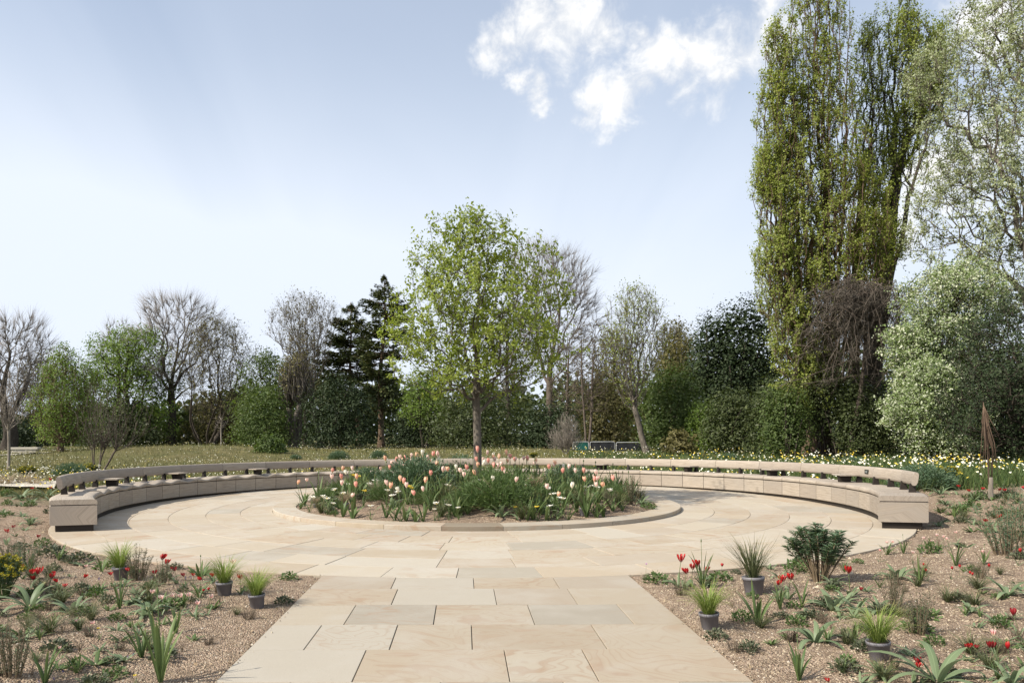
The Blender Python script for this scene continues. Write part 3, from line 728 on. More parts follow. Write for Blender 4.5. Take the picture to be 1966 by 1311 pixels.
tree('pollard_tree', 'gnarled pollarded tree with upright stubby limbs left of the slender bare tree', 78, 562, [(688, 545, 590), (705, 538, 602), (740, 540, 600), (770, 548, 590)],
     n=190, bark=B_GREY, leaf=L_OLIVE, r_base=.55, r_tip=.05, bf=.8, zs=.5, down=1.5, trunk_top=.3, stems=3, stem_spread=.9, twig_n=3, twig_len=.9, twig_r=.02, lpt=2, lsize=.22, spread=0.15, group=G_FAR, thr=.08)
tree('bare_tree', 'large bare grey-twigged tree rising behind the young tree in the bed', 70, 1052, [(462, 1010, 1040), (480, 985, 1085), (520, 970, 1140), (570, 985, 1160), (620, 1000, 1155), (670, 1010, 1130), (715, 1020, 1100)],
     n=750, bark=B_TWIG, r_base=0.3, r_tip=0.017, bf=0.5, zs=0.85, down=1.3, trunk_top=.6, twig_n=8, twig_len=1.7, twig_r=0.013, crown_bark=True, thr=.09, group=G_FAR, shell=0.45, twig_bark=B_FINE, lump=0.35, tjit=0.4, wig=0.07)
tree('thin_tree', 'thin bare tree with side twigs just right of the young tree', 66, 1088, [(640, 1075, 1110), (680, 1055, 1130), (730, 1045, 1140), (780, 1050, 1135), (815, 1065, 1120)],
     n=420, bark=B_TWIG, leaf=L_OLIVE, r_base=.16, r_tip=.017, bf=.3, zs=1.3, down=.5, trunk_top=.95, twig_n=2, twig_len=.8, twig_r=.015, lpt=1, lsize=0.15, spread=0.1, group=G_FAR)
tree('thin_tree', 'thin bare tree with two slim stems between the young tree and the fence', 62, 1128, [(620, 1110, 1150), (670, 1095, 1165), (730, 1090, 1170), (790, 1100, 1165)],
     n=420, bark=B_TWIG, leaf=L_OLIVE, r_base=.14, r_tip=.016, bf=.3, zs=1.2, down=.5, trunk_top=.95, stems=2, stem_spread=.6, twig_n=2, twig_len=.8, twig_r=.014, lpt=1, lsize=0.15, spread=0.1, group=G_FAR)
tree('airy_tree', 'airy tree just coming into leaf with a leaning pale trunk above the fence panels', 52, 1242, [(545, 1208, 1225), (565, 1180, 1258), (600, 1160, 1278), (650, 1152, 1280), (700, 1160, 1262), (745, 1175, 1245), (775, 1190, 1235)],
     n=600, bark=B_GREY, leaf=L_POP, r_base=.19, r_tip=.012, bf=0.4, zs=0.6, down=1.6, trunk_top=.7, lean=([0, .12, .35, 1], [0, -.35, -.6, 0]), twig_n=4, twig_len=0.8, twig_r=.011, lpt=3, lsize=0.11, spread=0.05, group=G_FAR, wig=0.07, lump=0.35)
# further crowns that close the gaps in the belt
for lb_, Y_, bx_, rows_, lf_ in [('bare grey crown showing behind the bright green tree', 106, 228, [(612, 215, 245), (635, 195, 262), (680, 185, 275), (730, 190, 270)], None), ('half-bare crown behind the pollard and the dull green tree', 104, 585, [(640, 570, 600), (670, 548, 622), (720, 545, 630), (780, 550, 625)], L_OLIVE), ('bare crown behind the young tree on its right', 88, 975, [(585, 955, 995), (620, 935, 1015), (690, 930, 1020), (760, 940, 1010)], None), ('olive crown above the yellow-green bush', 90, 1180, [(640, 1165, 1195), (670, 1140, 1215), (720, 1135, 1225), (780, 1140, 1220)], L_OLIVE), ('thin olive crown left of the dark evergreen', 84, 1290, [(628, 1278, 1305), (655, 1258, 1325), (700, 1252, 1335), (760, 1260, 1330)], L_OLIVE), ('half-bare crown at the left between the bare tree and the green tree', 100, 75, [(690, 60, 95), (720, 40, 118), (770, 35, 125), (820, 45, 118)], L_OLIVE)]:
    tree('woodland_tree', lb_, Y_, bx_, rows_, n=430, bark=B_DARK, leaf=lf_, r_base=.3, r_tip=.018, bf=.45, zs=.85, down=1.2, trunk_top=.6, twig_n=6, twig_len=1.6, twig_r=.014, lpt=2, lsize=.26, spread=.15, crown_bark=lf_ is None, twig_bark=B_FINE, thr=.09, lump=.35, tjit=.45, group=G_FAR)
# leafing trees on the left
tree('green_tree', 'fine-leaved mid-green tree standing on the meadow behind the bench end', 46, 116, [(664, 112, 125), (688, 95, 150), (725, 78, 180), (775, 66, 188), (815, 68, 182), (850, 85, 165)],
     n=1000, bark=B_BROWN, leaf=L_FRESH, r_base=.16, r_tip=.012, bf=.4, zs=.7, down=1.2, trunk_top=.85, twig_n=3, twig_len=.5, lpt=6, lsize=0.11, spread=0.08, group=G_FAR)
tree('green_tree', 'bright green full-crowned tree behind the fine-leaved one', 97, 250, [(634, 235, 285), (648, 200, 318), (685, 158, 330), (735, 148, 335), (790, 150, 335), (835, 165, 330)],
     n=900, bark=B_DARK, leaf=L_FRESH, r_base=.45, r_tip=.03, lpt=10, lsize=0.26, spread=0.3, twig_n=3, twig_len=1, lump=.35, group=G_FAR)
tree('green_tree', 'dull green bushy tree between the many-stemmed tree and the pollard', 88, 520, [(675, 505, 535), (700, 470, 560), (750, 460, 580), (800, 465, 590), (845, 470, 590)],
     n=600, bark=B_DARK, leaf=L_MID, r_base=.35, r_tip=.03, lpt=8, lsize=0.24, spread=0.3, twig_n=3, lump=.4, group=G_FAR)
tree('green_tree', 'small bright green tree behind the conifer trunk', 72, 815, [(715, 795, 835), (740, 775, 855), (780, 770, 862), (815, 780, 855)],
     n=450, bark=B_DARK, leaf=L_FRESH, r_base=.2, r_tip=.02, lpt=6, lsize=0.17, spread=0.2, stems=3, stem_spread=1.2, twig_n=3, lump=.4, group=G_FAR)
# conifers
def conifer(label, Y, base_px, rows, seed, r_base=.33, n=300, lpt=60, tiers=17):
    TREE_N[0] += 1; rng = np.random.default_rng(seed); env = envelope(rows, Y); b = at_depth(base_px, 860, Y); bz = float(terrain(b.x, Y)) - .05
    root = empty('conifer_tree', (b.x, Y, bz), label, 'tree', G_FAR); mb = MB(); top = env[-1, 0]
    zz = np.linspace(bz, top, 14); xs = np.interp(zz, env[:, 0], env[:, 1]); f = sstep(0, .5, (zz - bz) / (top - bz)); xs = b.x + (xs - b.x) * f
    mb.tube(np.stack([xs - b.x, 0 * zz, zz - bz], -1), np.interp(zz, [bz, bz + 1, top], [r_base * 1.5, r_base, .03]), 9)
    Cs, Ds, Ss = [], [], []
    for q in range(n):
        z = env[0, 0] + (top - env[0, 0]) * (rng.random() ** .9); wd = np.interp(z, env[:, 0], env[:, 2]) * rng.uniform(.55, 1.45); a = rng.uniform(0, 2 * math.pi)
        z = z + math.sin(z * 3.1 + seed) * .25
        p0 = np.array([np.interp(z, zz, xs) - b.x, 0, z - bz]); cxo = np.interp(z, env[:, 0], env[:, 1]) - b.x
        tip = np.array([cxo + wd * math.cos(a), wd * math.sin(a), z - bz + wd * rng.uniform(-.05, .32)]); tt = np.linspace(0, 1, 6)[:, None]
        mid = (p0 + tip) / 2 + np.array([0, 0, -.10 * wd]); P = p0 * (1 - tt) ** 2 + 2 * mid * tt * (1 - tt) + tip * tt ** 2
        mb.tube(P, np.linspace(.05 + wd * .012, .012, 6), 4)
        m_ = int(lpt * (.4 + .6 * wd / max(env[:, 2]))); s = rng.uniform(.25, 1.03, m_) ** .8; c = p0 * ((1 - s) ** 2)[:, None] + 2 * mid * (s * (1 - s))[:, None] + tip * (s ** 2)[:, None]
        out_ = norm(tip - p0); side = norm(np.cross(out_, [0, 0, 1])); sg = rng.choice([-1, 1], m_)
        off = side * (sg * rng.random(m_) * wd * .26 * (1.2 - s))[:, None] + np.array([0, 0, 1]) * rng.normal(-.12, .13, m_)[:, None]
        Cs.append(c + off); Ds.append(out_ * .9 + side * sg[:, None] * .7 + rng.normal(0, .25, (m_, 3)) + np.array([0, 0, -.12])); Ss.append(rng.uniform(.22, .5, m_) * np.clip(wd / 1.6, .45, 1))
    add('trunk', mb.mesh('trunk', True), B_BROWN, root)
    c = np.concatenate(Cs); D = np.concatenate(Ds); s = np.concatenate(Ss); Nn = norm(rng.normal(0, .35, (len(c), 3)) + np.array([0, 0, 1.]))
    add('crown', leaves_mesh('crown', c, D, s, s * .26, .2, Nn), L_CONIF, root); return root
conifer('tall dark conifer with a clean brown trunk left of the young tree', 80, 732, [(526, 736, 738), (545, 730, 745), (560, 720, 756), (580, 706, 772), (620, 700, 778), (660, 690, 782), (710, 684, 776), (760, 690, 768), (795, 706, 756)], 3, n=185, lpt=120)
conifer('lower dark conifer leaning against the tall conifer', 84, 690, [(580, 672, 674), (595, 664, 684), (615, 650, 696), (650, 636, 712), (700, 622, 722), (745, 624, 722), (785, 640, 714)], 4, .3, n=185, lpt=120)
# dark evergreens and undergrowth on the far side of the meadow
G_SH = 'shrubs along the edge of the wood'
shrub('holly_tree', 'dense rounded dark evergreen tree left of the tall poplar', 60, 1400, [(578, 1415, 1460), (596, 1365, 1490), (625, 1335, 1495), (670, 1316, 1495), (730, 1312, 1495), (790, 1315, 1490), (850, 1330, 1480)], 26000, L_DARK, .19, .36, cat='tree', nclump=750, clump=.42, lump=.25, r_stem=.16, bark=B_DARK)
shrubs = [
 ('low dark shrub under the wide bare tree at the left edge', 84, 20, [(800, -30, 60), (830, -70, 90), (865, -80, 95)], 2600, L_DARK, .3),
 ('dark shrub mass below the bright green tree', 94, 230, [(775, 190, 270), (810, 150, 310), (858, 140, 315)], 4200, L_UNDER, .32),
 ('olive shrub at the foot of the many-stemmed tree', 100, 420, [(770, 380, 470), (810, 350, 500), (858, 345, 510)], 4600, L_OLIVE, .30),
 ('grey-green shrub below the dull green bushy tree', 76, 500, [(740, 470, 530), (780, 445, 560), (858, 440, 570)], 4200, L_MID, .24),
 ('dark glossy shrub beside the slender half-bare tree', 74, 650, [(720, 620, 680), (760, 590, 720), (862, 580, 730)], 6500, L_DARK, .22),
 ('deep green shrub right of the tall conifer trunk', 74, 790, [(790, 765, 820), (820, 745, 845), (864, 740, 850)], 3600, L_DARK, .22),
 ('big grey-green shrub behind the trunk of the young tree', 66, 905, [(735, 870, 950), (770, 835, 990), (810, 820, 1015), (868, 815, 1020)], 8000, L_UNDER, .2),
 ('dark shrub behind the bare grey bush', 64, 1055, [(780, 1020, 1090), (815, 990, 1110), (870, 985, 1115)], 4000, L_DARK, .2),
 ('yellow-green bush behind the fence panels', 72, 1170, [(715, 1140, 1205), (750, 1115, 1225), (800, 1105, 1235), (858, 1105, 1240)], 5200, L_OLIVE, .22),
 ('round green shrub right of the leaning pale trunk', 56, 1285, [(700, 1265, 1315), (730, 1225, 1345), (780, 1215, 1360), (866, 1225, 1365)], 7800, L_MID, .19),
 ('yellow-green young bush between round shrub and dark evergreen', 53, 1352, [(770, 1340, 1365), (800, 1325, 1380), (868, 1322, 1385)], 3000, L_FRESH, .16),
 ('pale flowering twiggy bush behind the dark evergreen', 68, 1300, [(630, 1290, 1325), (660, 1270, 1340), (710, 1262, 1345)], 1500, L_OLIVE, .22),
 ('twiggy green shrub under the dark evergreen', 50, 1400, [(745, 1380, 1440), (780, 1350, 1470), (830, 1345, 1480), (872, 1350, 1480)], 5200, L_UNDER, .17),
 ('dark shrub left of the poplar trunk', 46, 1490, [(725, 1470, 1520), (770, 1440, 1540), (830, 1435, 1545), (874, 1440, 1545)], 5000, L_UNDER, .16),
 ('ivy-dark shrub right of the poplar trunk', 45, 1650, [(720, 1620, 1700), (770, 1600, 1725), (830, 1600, 1740), (874, 1610, 1740)], 6000, L_DARK, .17),
 ('ivy thicket climbing the poplar trunk', 40.6, 1572, [(690, 1540, 1610), (740, 1532, 1620), (790, 1545, 1608), (826, 1560, 1596)], 4200, L_UNDER, .13),
 ('olive twiggy shrub in front of the poplar on its left', 39.5, 1510, [(740, 1490, 1540), (780, 1470, 1555), (830, 1465, 1552), (876, 1470, 1545)], 4600, L_MID, .14),
 ('dark shrub in front of the poplar on its right', 39.5, 1650, [(730, 1625, 1690), (780, 1605, 1715), (830, 1602, 1725), (876, 1610, 1720)], 5200, L_UNDER, .14),
 ('shadowy shrub behind the white blossom', 40, 1790, [(700, 1750, 1840), (760, 1720, 1880), (880, 1730, 1890)], 6000, L_DARK, .18),
 ('deep shadowed evergreen thicket at the right edge', 34, 1960, [(690, 1900, 2000), (760, 1860, 2060), (890, 1880, 2080)], 7000, L_DARK, .16),
]
for lb, Y, cx_, rows, n_, lf, ls in shrubs:
    shrub('woodland_shrub', lb, Y, cx_, rows, int(n_ * 1.9), lf, ls * .72, group=G_SH, clump=.5 if Y > 60 else .32, r_stem=.05, bark=B_DARK, nclump=max(160, n_ // 12))
shrub('meadow_shrub', 'small round green shrub standing alone behind the middle of the left bench', 43, 516, [(838, 505, 530), (850, 492, 545), (870, 487, 550), (884, 492, 545)], 2600, L_MID, .14, clump=.12, nclump=240, r_stem=.025)
shrub('meadow_shrub', 'open greyish-leaved shrub between the fence panels and the green hoarding', 46, 1305, [(825, 1290, 1320), (840, 1275, 1335), (860, 1268, 1340), (876, 1275, 1335)], 1900, L_OLIVE, .15, clump=.14, nclump=200, r_stem=.025)
# the wood behind everything, one dark mass
TW = 34000
wx = RNG.uniform(-95, 90, TW); wy = RNG.uniform(104, 124, TW)
px_at = lambda x, y: PX0 + FPX * x / y
prof = np.interp(px_at(wx, wy), [-200, 0, 150, 320, 480, 620, 760, 900, 1050, 1200, 1320, 1500, 1700, 2000], [800, 795, 775, 770, 725, 715, 730, 735, 725, 720, 690, 690, 680, 660])
wh = CAM_H + (PY0 - prof) / FPX * wy * (.8 + .25 * np.sin(wx * .7) * np.sin(wx * .23 + 2) + .1 * RNG.normal(size=TW)); wz = RNG.random(TW) ** .8 * wh
wd_ = norm(RNG.normal(size=(TW, 3)) + np.array([0, -.3, .4])); ws = .95 * RNG.uniform(.6, 1.3, TW)
wood = add('distant_wood', leaves_mesh('distant_wood', np.stack([wx, wy, wz], -1), wd_, ws, ws * .4), L_UNDER); tag(wood, 'dark distant woodland closing the view behind the park trees', 'woodland', kind='stuff')

# poplars and white-leaved trees on the right
tree('poplar_tree', 'towering columnar poplar with a flared reddish trunk and upright branches', 42, 1572,
     [(-190, 1560, 1575), (-90, 1535, 1605), (0, 1522, 1622), (80, 1520, 1630), (200, 1505, 1640), (320, 1490, 1660), (450, 1470, 1690), (540, 1470, 1690), (620, 1480, 1665), (700, 1495, 1640), (790, 1535, 1605)],
     n=3700, bark=B_BROWN, leaf=L_POP, r_base=.62, r_tip=.012, bf=.24, zs=.38, down=2.2, trunk_top=.85, stems=5, stem_spread=1.5, twig_n=4, twig_len=0.8, twig_r=.011, lpt=11, lsize=0.105, lasp=.42, spread=.06, lump=0.25, flare=2.0, thr=.06, shell=.6, minz=1.6, leafdir=(0, 0, .2), tjit=0.35,
     extra=[(.15, [(52, 1476, 1492), (90, 1462, 1512), (200, 1453, 1530), (300, 1446, 1530), (400, 1440, 1520)], -.5), (.19, [(315, 1440, 1462), (345, 1428, 1500), (430, 1438, 1520), (520, 1432, 1520), (600, 1452, 1530), (680, 1466, 1545), (760, 1485, 1560), (800, 1505, 1550)], -1.2), (.07, [(300, 1600, 1640), (400, 1600, 1700), (500, 1610, 1700), (600, 1620, 1680)], -1.)], tup=0.8)
tree('poplar_tree', 'second poplar with bent bare lower limbs and ragged upright tops', 44, 1660,
     [(-10, 1722, 1742), (30, 1700, 1768), (100, 1695, 1790), (200, 1690, 1790), (300, 1685, 1775), (360, 1675, 1750)],
     n=1500, bark=B_DARK, leaf=L_POP, r_base=.6, r_tip=.013, bf=.24, zs=.4, down=2.0, trunk_top=.45, stems=3, stem_spread=1.6, twig_n=3, twig_len=0.8, twig_r=.011, lpt=12, lsize=0.105, lasp=.42, spread=.06, lump=.4, flare=1.5, thr=.06, shell=.6, tjit=.4,
     extra=[(.22, [(30, 1672, 1690), (70, 1640, 1700), (200, 1640, 1700), (320, 1650, 1700), (420, 1655, 1700)], 0), (.2, [(45, 1800, 1825), (90, 1780, 1832), (180, 1770, 1830), (260, 1760, 1800)], .5), (.12, [(430, 1670, 1720), (500, 1650, 1740)], 0)], tup=0.7)
def dead_tangle():
    rng = np.random.default_rng(9); Y = 38.5; b = at_depth(1650, 860, Y); bz = float(terrain(b.x, Y)); root = empty('dead_tree', (b.x, Y, bz), 'tangle of dead drooping grey-brown branches in front of the poplar', 'tree')
    o_ = np.array([b.x, Y, bz]); hub = np.array(at_depth(1662, 575, Y)) - o_; mb, mc = MB(), MB()
    tt = np.linspace(0, 1, 8)[:, None]; mb.tube(np.array([0, 1.2, 0]) * (1 - tt) + hub * tt + np.array([.3, 0, 0]) * np.sin(tt * 3), np.linspace(.14, .07, 8), 8)
    P0, D0, L0 = [], [], []
    for q in range(230):
        a = rng.uniform(0, 6.28); tpx = at_depth(rng.normal(1648, 62), rng.uniform(560, 790), Y); e = np.array(tpx) - o_; e[1] = math.sin(a) * 1.8; e[0] += rng.normal(0, .25)
        st = hub + rng.normal(0, [1.5, .8, 1.0]); st[2] = hub[2] + .5 - .28 * (st[0] - hub[0]) ** 2 + rng.normal(0, .35); e = st + (e - st) * rng.uniform(.45, 1.0); top_ = (st + e) / 2 + np.array([0, 0, rng.uniform(.2, 1.2)]); t_ = np.linspace(0, 1, 9)[:, None]
        C_ = st * (1 - t_) ** 2 + 2 * top_ * t_ * (1 - t_) + e * t_ ** 2 + rng.normal(0, .05, (9, 3)); mb.tube(C_, np.linspace(.022, .009, 9), 4)
        for k in range(42):
            u = rng.uniform(.15, 1); c = np.array([np.interp(u, t_[:, 0], C_[:, m_]) for m_ in range(3)]); d = (C_[-1] - C_[3]) / (np.linalg.norm(C_[-1] - C_[3]) + .01) * .7 + rng.normal(0, .55, 3) + [0, 0, -.35]; P0.append(c); D0.append(d); L0.append(rng.uniform(.3, 1.0))
    twigs(mc, np.array(P0), np.array(D0), np.array(L0), .009); add('trunk', mb.mesh('trunk', True), B_TWIG, root); add('crown', mc.mesh('crown', True), B_GREY, root)
dead_tangle()
tree('white_poplar', 'tall silvery-leaved tree filling the upper right corner', 36, 2040,
     [(-120, 1940, 2180), (-40, 1890, 2180), (20, 1850, 2180), (80, 1800, 2180), (150, 1765, 2180), (240, 1785, 2180), (310, 1762, 2180), (380, 1772, 2160), (440, 1785, 2140), (490, 1800, 2120), (540, 1830, 2100), (590, 1880, 2080)],
     n=2300, bark=B_GREY, leaf=L_WHITE, r_base=.5, r_tip=.011, bf=0.3, zs=.8, down=1.0, trunk_top=.6, twig_n=4, twig_len=0.7, twig_r=.010, lpt=13, lsize=0.095, lasp=.42, spread=0.07, lump=.35, thr=.05, shell=.45, jit=0.9)
tree('whitebeam_tree', 'pale tree dotted with white flower clusters leaning over the daffodils', 33, 1800,
     [(515, 1790, 1880), (545, 1755, 1915), (590, 1740, 1925), (640, 1750, 1920), (690, 1760, 1890), (720, 1780, 1870)],
     n=2300, bark=B_DARK, leaf=L_BLOSS, r_base=.28, r_tip=.010, bf=.4, zs=1.1, down=.5, trunk_top=.8, twig_n=3, twig_len=.5, twig_r=.009, lpt=13, lsize=0.088, lasp=.42, spread=.08, lump=.55, thr=.05, shell=.45, jit=.9, bole=.5,
     extra=[(.13, [(705, 1712, 1750), (735, 1692, 1800), (760, 1700, 1790)], -1.5), (.13, [(750, 1690, 1720), (785, 1655, 1760), (815, 1665, 1750)], -2.0), (.12, [(760, 1790, 1850), (800, 1750, 1868), (835, 1760, 1850)], -1.0), (.1, [(820, 1690, 1740), (850, 1680, 1790), (872, 1720, 1790)], -2.2), (.1, [(640, 1700, 1760), (680, 1690, 1780), (705, 1705, 1770)], -.5)])
tree('evergreen_tree', 'dark green tree at the right edge behind the twig wigwam', 26.5, 2010,
     [(545, 1960, 2060), (590, 1915, 2120), (640, 1870, 2140), (700, 1835, 2150), (760, 1822, 2150), (820, 1845, 2140), (870, 1875, 2130)],
     n=1800, bark=B_DARK, leaf=L_DARK, r_base=.3, r_tip=.010, lpt=10, lsize=.085, spread=.10, twig_n=3, twig_len=.42, twig_r=.008, lump=.4, shell=.42)

# ------------------------------------------------------------------ near bare saplings on the left
tree('birch_sapling', 'slim pale-barked young tree at the left edge, nearly leafless', 30, 16, [(715, 8, 30), (745, -10, 50), (780, -20, 60), (815, -5, 40)], n=90, bark=B_PALE, r_base=.055, r_tip=.008, bf=.5, zs=.5, down=1.5, trunk_top=.8, twig_n=2, twig_len=.4, twig_r=.006, thr=.02)
tree('multi_stem_shrub', 'open many-stemmed bare shrub with silvery twigs right behind the left bench', 28, 190, [(725, 185, 235), (750, 155, 285), (790, 140, 300), (830, 150, 285), (860, 165, 262)], n=130, bark=B_TWIG, leaf=L_GREY, r_base=0.06, r_tip=.006, bf=.7, zs=.6, down=1.5, trunk_top=.5, stems=5, stem_spread=0.7, twig_n=2, twig_len=0.35, twig_r=.004, thr=.02, lpt=2, lsize=.06, spread=.1, cat='shrub')
tree('bare_bush', 'bare pale-grey twiggy bush behind the bench in front of the fence panels', 46, 1086, [(795, 1078, 1098), (815, 1060, 1112), (840, 1050, 1120), (862, 1058, 1112)], n=330, bark=B_PALE, r_base=.05, r_tip=.008, bf=.7, zs=.5, down=1.5, trunk_top=.4, stems=9, stem_spread=.5, twig_n=3, twig_len=.35, twig_r=.007, thr=.02, cat='shrub')
tree('staked_sapling', 'thin leafless sapling on the mound below the many-stemmed tree', 60, 424, [(800, 415, 435), (820, 412, 438)], n=30, bark=B_PALE, r_base=.05, r_tip=.012, twig_n=2, twig_len=.4, twig_r=.01, thr=.02)

# ------------------------------------------------------------------ low planting: builders
def tip_material(name, c0, c1, tipc, trans=.3, tipstart=.72):
    mt, t, out = material(name)
    uv = t.node('ShaderNodeSeparateXYZ', i_0=t.node('ShaderNodeUVMap').outputs[0]); g = t.node('ShaderNodeNewGeometry')
    rnd = t.node('ShaderNodeObjectInfo').outputs['Random']
    col = t.mix(t.math('FRACT', t.math('ADD', rnd, g.outputs['Random Per Island'])), c0, c1)
    n = t.noise(g.outputs['Position'], 25, 3)
    k = t.math('ADD', uv.outputs[1], t.math('MULTIPLY', t.math('SUBTRACT', n, .5), .5))
    k = t.math('ADD', k, t.math('MULTIPLY', rnd, .12))
    col = t.mix(t.map(k, tipstart, tipstart + .3), col, tipc)
    rib = t.math('ABSOLUTE', uv.outputs[0])
    col = t.mix(t.map(rib, .0, .18, .35, 0), col, tuple(min(1, x * 1.6) for x in c1))
    p = t.node('ShaderNodeBsdfPrincipled'); t.set(p.inputs['Base Color'], col); p.inputs['Roughness'].default_value = .48; p.inputs['Specular IOR Level'].default_value = .3
    tr = t.node('ShaderNodeBsdfTranslucent'); t.set(tr.inputs[0], col)
    mx = t.node('ShaderNodeMixShader', i_0=trans); t.l.new(p.outputs[0], mx.inputs[1]); t.l.new(tr.outputs[0], mx.inputs[2]); t.l.new(mx.outputs[0], out.inputs[0]); return mt
P_STRAP = tip_material('strap leaf', (.125, .175, .085), (.20, .255, .14), (.36, .31, .13), .3, .86)
P_BLADE = tip_material('upright leaf', (.07, .115, .04), (.14, .195, .065), (.24, .20, .08), .3, .85)
P_GRASS = tip_material('bright tuft grass', (.14, .20, .04), (.26, .33, .075), (.42, .38, .15), .4, .78)
P_GRASSD = tip_material('dull tuft grass', (.06, .08, .035), (.13, .145, .06), (.24, .20, .10), .3, .7)
P_GRASSB = tip_material('buff tuft grass', (.24, .19, .12), (.40, .32, .21), (.46, .38, .27), .3, .7)
P_STEM = plain('flower stem', (.085, .125, .04), .6)
P_STEMD = plain('dry stem', (.16, .12, .075), .8)
P_ROSE = leaf_material('rosemary leaves', (.055, .07, .04), (.105, .12, .07), (.17, .175, .115), .15, .6, 8)
P_EUPH = leaf_material('euphorbia leaves', (.06, .105, .06), (.11, .17, .095), (.17, .225, .14), .2, .5, 6)
P_GREEN = leaf_material('cushion leaves', (.06, .105, .034), (.11, .165, .056), (.165, .22, .09), .25, .5, 6)
P_BROWN = leaf_material('heathery twigs', (.075, .058, .045), (.12, .095, .075), (.17, .14, .11), .1, .8, 6)
P_YELLOW = leaf_material('yellow spurge heads', (.28, .24, .02), (.46, .38, .03), (.56, .48, .08), .2, .5, 6)
def petal_material(name, base, mid, tip, edge=None, vein=0.):
    mt, t, out = material(name)
    uv = t.node('ShaderNodeSeparateXYZ', i_0=t.node('ShaderNodeUVMap').outputs[0]); rnd = t.node('ShaderNodeObjectInfo').outputs['Random']
    v = t.math('ADD', uv.outputs[1], t.math('MULTIPLY', t.math('SUBTRACT', rnd, .5), .25))
    col = t.ramp(v, [(0, base), (.45, mid), (1, tip)])
    if edge: col = t.mix(t.map(t.math('ABSOLUTE', uv.outputs[0]), .35, 1.0), col, edge)
    p = t.node('ShaderNodeBsdfPrincipled'); t.set(p.inputs['Base Color'], col); p.inputs['Roughness'].default_value = .45
    tr = t.node('ShaderNodeBsdfTranslucent'); t.set(tr.inputs[0], col)
    mx = t.node('ShaderNodeMixShader', i_0=.3); t.l.new(p.outputs[0], mx.inputs[1]); t.l.new(tr.outputs[0], mx.inputs[2]); t.l.new(mx.outputs[0], out.inputs[0]); return mt
F_CORAL = petal_material('coral petals', (.78, .58, .30), (.86, .44, .33), (.88, .56, .36), (.92, .66, .40))
F_PINK = petal_material('pink petals', (.82, .66, .50), (.88, .55, .49), (.90, .68, .58), (.93, .80, .66))
F_CREAM = petal_material('cream petals', (.80, .74, .52), (.86, .80, .66), (.90, .86, .74), (.92, .88, .76))
F_ROSE = petal_material('rose petals', (.78, .50, .30), (.80, .30, .28), (.84, .42, .32), (.88, .54, .38))
F_RED = petal_material('red petals', (.16, .006, .01), (.40, .012, .014), (.50, .024, .02))
F_DKRED = petal_material('dark red petals', (.11, .006, .01), (.22, .01, .014), (.28, .014, .018))
F_STAR = petal_material('white petals with red flame', (.72, .60, .30), (.62, .10, .12), (.80, .62, .55), (.88, .80, .70))
F_WHITE = petal_material('white petals', (.80, .76, .55), (.84, .82, .72), (.86, .85, .78))
F_YEL = petal_material('yellow petals', (.70, .46, .03), (.78, .60, .06), (.80, .66, .14))
F_BLUE = petal_material('blue bells', (.05, .04, .22), (.09, .06, .36), (.16, .12, .5))
F_LILAC = petal_material('lilac petals', (.55, .30, .55), (.62, .32, .62), (.75, .5, .72))
M_POT = plain('grey plastic pot', (.15, .145, .155), .55, .4)
M_COMPOST = plain('potting compost', (.05, .036, .026), .95)

def ribbon(az, L, W, el0, bend, n=6, fold=.3, base=(0, 0, 0), sway=0., wpow=.6):
    t_ = np.linspace(0, 1, n + 1); el = el0 - bend * t_ ** 1.3; a = az + sway * t_ ** 2
    d = np.stack([np.cos(el) * np.cos(a), np.cos(el) * np.sin(a), np.sin(el)], -1)
    c = np.array(base) + np.concatenate([[[0, 0, 0]], np.cumsum((d[:-1] + d[1:]) / 2 * L / n, 0)])
    s = np.stack([-np.sin(a), np.cos(a), 0 * a], -1); nn = np.cross(s, d)
    wd = W * np.clip(np.sin(np.pi * (.14 + .86 * t_)), 0.02, 1) ** wpow
    up = -nn * (fold * wd)[:, None]
    V = np.stack([c + s * wd[:, None] - up, c, c - s * wd[:, None] - up], 1).reshape(-1, 3)
    uv = np.stack([np.tile([1., 0, -1.], n + 1), np.repeat(t_, 3)], -1)
    i = np.arange(n)[:, None] * 3; f = np.concatenate([np.stack([i + k, i + k + 3, i + k + 4, i + k + 1], -1).reshape(-1, 4) for k in (0, 1)])
    return V, f, uv
def ribbons(rng, n, L, W, el, bend, seg=5, fold=.3, basr=.01, az0=None, z0=0.0):
    mb = MB()
    for q in range(n):
        a = rng.uniform(0, 2 * math.pi) if az0 is None else az0 + q * 2.4 + rng.normal(0, .25)
        V, f, uv = ribbon(a, L * rng.uniform(.6, 1.15), W * rng.uniform(.75, 1.2), el + rng.normal(0, .15), bend * rng.uniform(.5, 1.35), seg, fold, (basr * math.cos(a) * rng.random(), basr * math.sin(a) * rng.random(), z0), rng.normal(0, .35))
        mb.add(V, f, uv)
    return mb
PR = np.random.default_rng(8)
